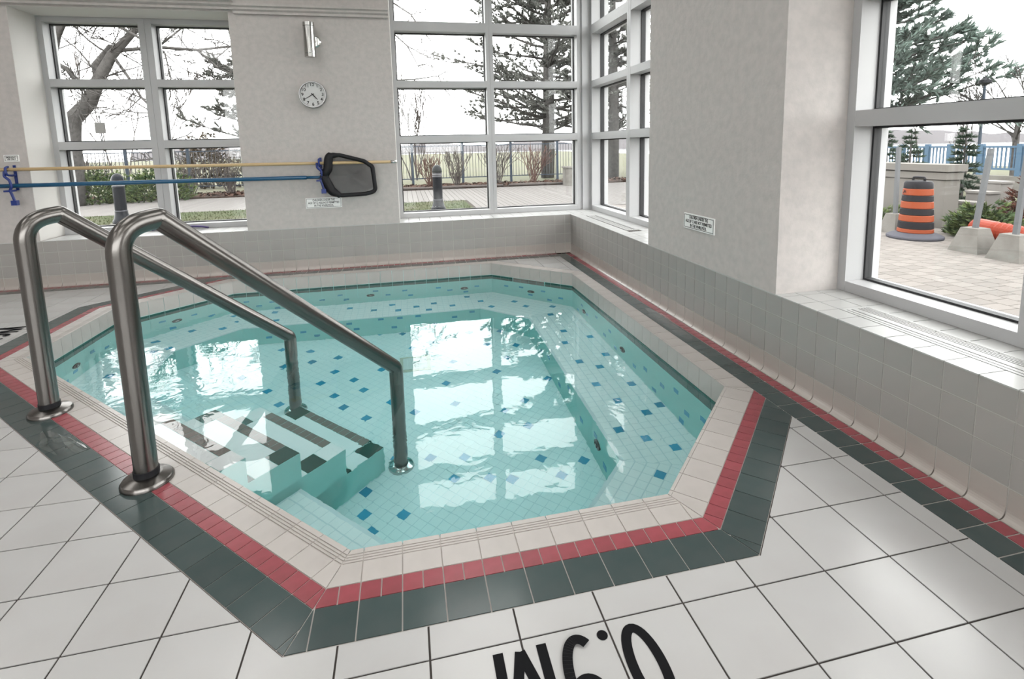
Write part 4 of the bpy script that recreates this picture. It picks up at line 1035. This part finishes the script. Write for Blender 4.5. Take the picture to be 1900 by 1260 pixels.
# --- right-hand side: planter wall, drum, posts, pipe
pw = thing('planter_wall', (9.5,3,G), 'cream concrete planter wall with grooved cap behind the drum', 'planter wall')
MB().box(9.0,9.4,1.42,8.4,G,.70).build('wall_body', O_wall, pw); MB().box(8.97,9.43,1.38,8.4,.72,.87).build('upper_band', O_wall, pw); MB().box(8.93,9.47,1.33,8.4,.90,1.05).build('cap', O_wall, pw)
MB().box(9.02,9.38,1.44,8.4,.68,.92).build('groove_core', O_joint, pw)
dr = thing('traffic_drum', (7.5,.76,G), 'orange and black striped traffic drum on a grey rubber base', 'traffic drum')
dc = (7.5,.76,G)
shade_auto(MB().lathe([(.47,.0),(.48,.03),(.47,.055),(.40,.09),(.33,.115),(.31,.12)], dc, 36).build('rubber_base', O_grey, dr), 40)
MB().lathe([(.40,.0),(.465,.001),(.465,.026),(.40,.03)], dc, 36).build('base_underside', O_dk, dr)
bands = [(.12,.20,O_orange),(.20,.345,O_dk),(.345,.475,O_orange),(.475,.605,O_dk),(.605,.745,O_orange),(.745,.865,O_dk),(.865,1.0,O_orange)]
for z0, z1, m in bands:
    rr = lambda z: .305-.062*(z-.12)/.9
    shade_auto(MB().lathe([(rr(z0)-.012,z0),(rr(z0),z0+.012),(rr(z1),z1-.012),(rr(z1)-.012,z1)], dc, 36).build('orange_band' if m is O_orange else 'black_band', m, dr), 30)
shade_auto(MB().lathe([(.24,1.0),(.238,1.10),(.215,1.14),(.11,1.155),(.001,1.156)], dc, 36).build('cap', O_dk, dr), 40)
MB().tube(arc_path([(7.5,.88,G+1.15),(7.5,.88,G+1.215),(7.5,.64,G+1.215),(7.5,.64,G+1.15)], [.03,.03]), .022, 8).build('handle', O_dk, dr, smooth=True)
lg = MB()
for q0, q1, z0, z1 in ((2.65,2.78,.90,.925),(2.73,2.86,.925,.945),(2.78,2.95,.945,.965),(2.9,3.0,.92,.94)):
    R_ = .2555; lg.add([(7.5+R_*math.cos(q),.76+R_*math.sin(q),G+z) for q, z in ((q0,z0),(q1,z0),(q1,z1),(q0,z1))], [(0,1,2,3)])
lg.build('printed_mark', O_dk, dr)
def block_post(x, y, b, h, top, label, lean=0):
    t = thing('post_base', (x,y,G), label, 'barrier post', 'steel posts in concrete blocks')
    w = b*.56; MB().add([(x-b,y-b,G),(x+b,y-b,G),(x+b,y+b,G),(x-b,y+b,G),(x-w,y-w,G+h),(x+w,y-w,G+h),(x+w,y+w,G+h),(x-w,y+w,G+h)], [(0,3,2,1),(4,5,6,7),(0,1,5,4),(1,2,6,5),(2,3,7,6),(3,0,4,7)]).build('concrete_block', O_conc, t)
    s = .033; MB().add([(x-s,y-s,G+h-.02),(x+s,y-s,G+h-.02),(x+s,y+s,G+h-.02),(x-s,y+s,G+h-.02)]+[(x-s,y-s+lean,top),(x+s,y-s+lean,top),(x+s,y+s+lean,top),(x-s,y+s+lean,top)], [(0,3,2,1),(4,5,6,7),(0,1,5,4),(1,2,6,5),(2,3,7,6),(3,0,4,7)]).build('steel_post', O_gal, t)
block_post(7.75, 1.44, .21, .40, 1.46, 'steel post in a concrete block left of the traffic drum', .03)
block_post(7.2, -.58, .25, .42, 1.44, 'leaning steel post in a concrete block in front of the orange pipe', -.13)
block_post(7.1, -1.27, .25, .42, 1.44, 'steel post in a concrete block cut off at the right edge', -.05)
pp = thing('orange_pipe', (7.8,-.9,G), 'bright orange corrugated pipe lying behind the concrete blocks', 'pipe')
A, B = Vector((7.85,-.05,-.03)), Vector((7.7,-2.2,-.16)); prf = []; n = 46; path = []; rad = []
for k in range(n+1):
    u = k/n; path.append(A.lerp(B,u)); rad.append(.185 if u < .2 else (.19 if k % 2 else .168))
rad[0] = .10; rad[1] = .16
MB().tube(path, rad, 20).build('corrugated_tube', O_opipe, pp)
leafy(8.58, .35, G, .36, .62, .60, 420, .15, [O_jun, O_jun2], 61, 'juniper_shrub', 'low green juniper behind the traffic drum', 'shrub', 'low junipers by the paving')
leafy(8.5, 2.6, G, .30, 1.0, .42, 320, .14, [O_jun], 62, 'juniper_shrub', 'low green juniper behind the left concrete block', 'shrub', 'low junipers by the paving')
leafy(10.6, -.1, G, .75, 1.3, 1.38, 2600, .13, [O_hed, O_rtwig], 63, 'russet_hedge', 'russet leafless hedge behind the orange pipe', 'hedge', stems=O_rtwig)
for k in range(4):
    MB().box(9.6+k*.36, 9.95+k*.36, 1.5, 2.05-.04*k, G, G+.30+.22*k).box(9.58+k*.36, 9.94+k*.36, 1.47, 2.06-.04*k, G+.26+.22*k, G+.31+.22*k).build('stone_step', O_rock, None, (9.7+k*.36,1.75,G), label=['lowest','second','third','topmost'][k]+' pale stone block beside the planter wall', cat='stone step', group='stone steps beside the planter wall')
rl = thing('lake_railing', (18,8,G), 'light blue balustrade along the lake shore', 'railing')
for y in (2.5,3.7,4.9,6.1,7.33,8.46,9.33,10.4,11.6): MB().box(17.93,18.07,y-.08,y+.08,G,1.36).build('post', O_rail, rl, (18,y,G))
for z in (.45,1.22): MB().box(17.96,18.04,2.5,11.6,z,z+.07).build('rail', O_rail, rl)
bm = shared(('baluster',), lambda: (MB().box(-.02,.02,-.02,.02,0,.74), [O_rail])); y = 2.62
while y < 11.55: inst('baluster', bm, rl, (18,y,.5)); y += .135
MB().box(17.9,18.1,2.4,11.7,G,.25).build('kerb', O_conc, rl)
lp = thing('lamp_post', (24,11.85,G), 'tall blue-grey lamp post by the lake', 'lamp post')
shade_auto(MB().lathe([(.14,0),(.14,.5),(.07,.6),(.06,4.2),(.05,4.3)], (24,11.85,G), 12).build('column', O_fence, lp), 40); shade_auto(MB().lathe([(.06,4.3),(.26,4.42),(.24,4.55),(.1,4.66),(.02,4.75)], (24,11.85,G), 14).build('lantern', O_navy, lp), 40)
rnd = random.Random(77); mb = MB()
tp = Vector((26.5,12.0,G)); mb.tube([tp, tp+Vector((0,.05,1.4)), tp+Vector((.1,.1,3.0))], [.16,.13,.10], 7)
for k in range(11): grow(mb, tp+Vector((.05,.1,1.5+.17*k)), Vector((rnd.uniform(-.6,.6), rnd.choice((-1,1))*rnd.uniform(.4,1), rnd.uniform(.1,.8))), 1.7, .05, 4, rnd, .6, .7, .1, 3, .018)
ft = thing('bare_tree', tuple(tp), 'bare round-crowned tree by the lake at the right edge', 'tree'); mb.build('trunk_and_branches', O_bark, ft)
for k, (y, h) in enumerate(((14.6,1.9),(17.2,2.4))):
    rnd = random.Random(90+k); mb = MB()
    grow(mb, Vector((27,y,G)), Vector((0,.1,1)), h, .06, 4, rnd, .5, .68, .2, 3, .018)
    t = thing('bare_tree', (27,y,G), ['thin bare tree by the lake left of the lamp post', 'thin bare tree by the lake behind the young spruces'][k], 'tree'); mb.build('trunk_and_branches', O_twig, t)
# a second bare tree stands behind the pier; only its outer twigs show in the middle window
rnd = random.Random(15); mb = MB(); U = lambda x, z, y=15.0: Vector((x, y, z))
mb.tube([U(-5.3,G), U(-5.2,2.5), U(-5.0,5.0), U(-4.9,8.0)], [.3,.26,.2,.1], 9)
for pts in ([U(-5.1,4.2), U(-4.0,5.8,15.1), U(-2.9,6.6,15.2), U(-2.1,5.9,15.3), U(-1.7,5.1,15.3)], [U(-5.05,4.8), U(-3.9,7.2), U(-2.7,7.6), U(-1.9,7.1), U(-1.5,6.5)], [U(-5.15,3.4), U(-4.0,4.2), U(-2.9,4.45), U(-1.9,4.5), U(-.9,4.65)]):
    mb.tube(pts, [.09,.06,.04,.028,.016], 5)
    for p in pts[1:]:
        for _ in range(3): grow(mb, p, Vector((rnd.uniform(0,1), rnd.uniform(-.5,.5), rnd.uniform(-1,.3))), rnd.uniform(.4,.8), .022, 2, rnd, .6, .66, -.2, 3, .012)
t = thing('bare_tree', (-5.3,15.0,G), 'bare tree whose drooping twigs show beside the plaster pier in the middle window', 'tree'); mb.build('trunk_and_branches', O_bark, t)
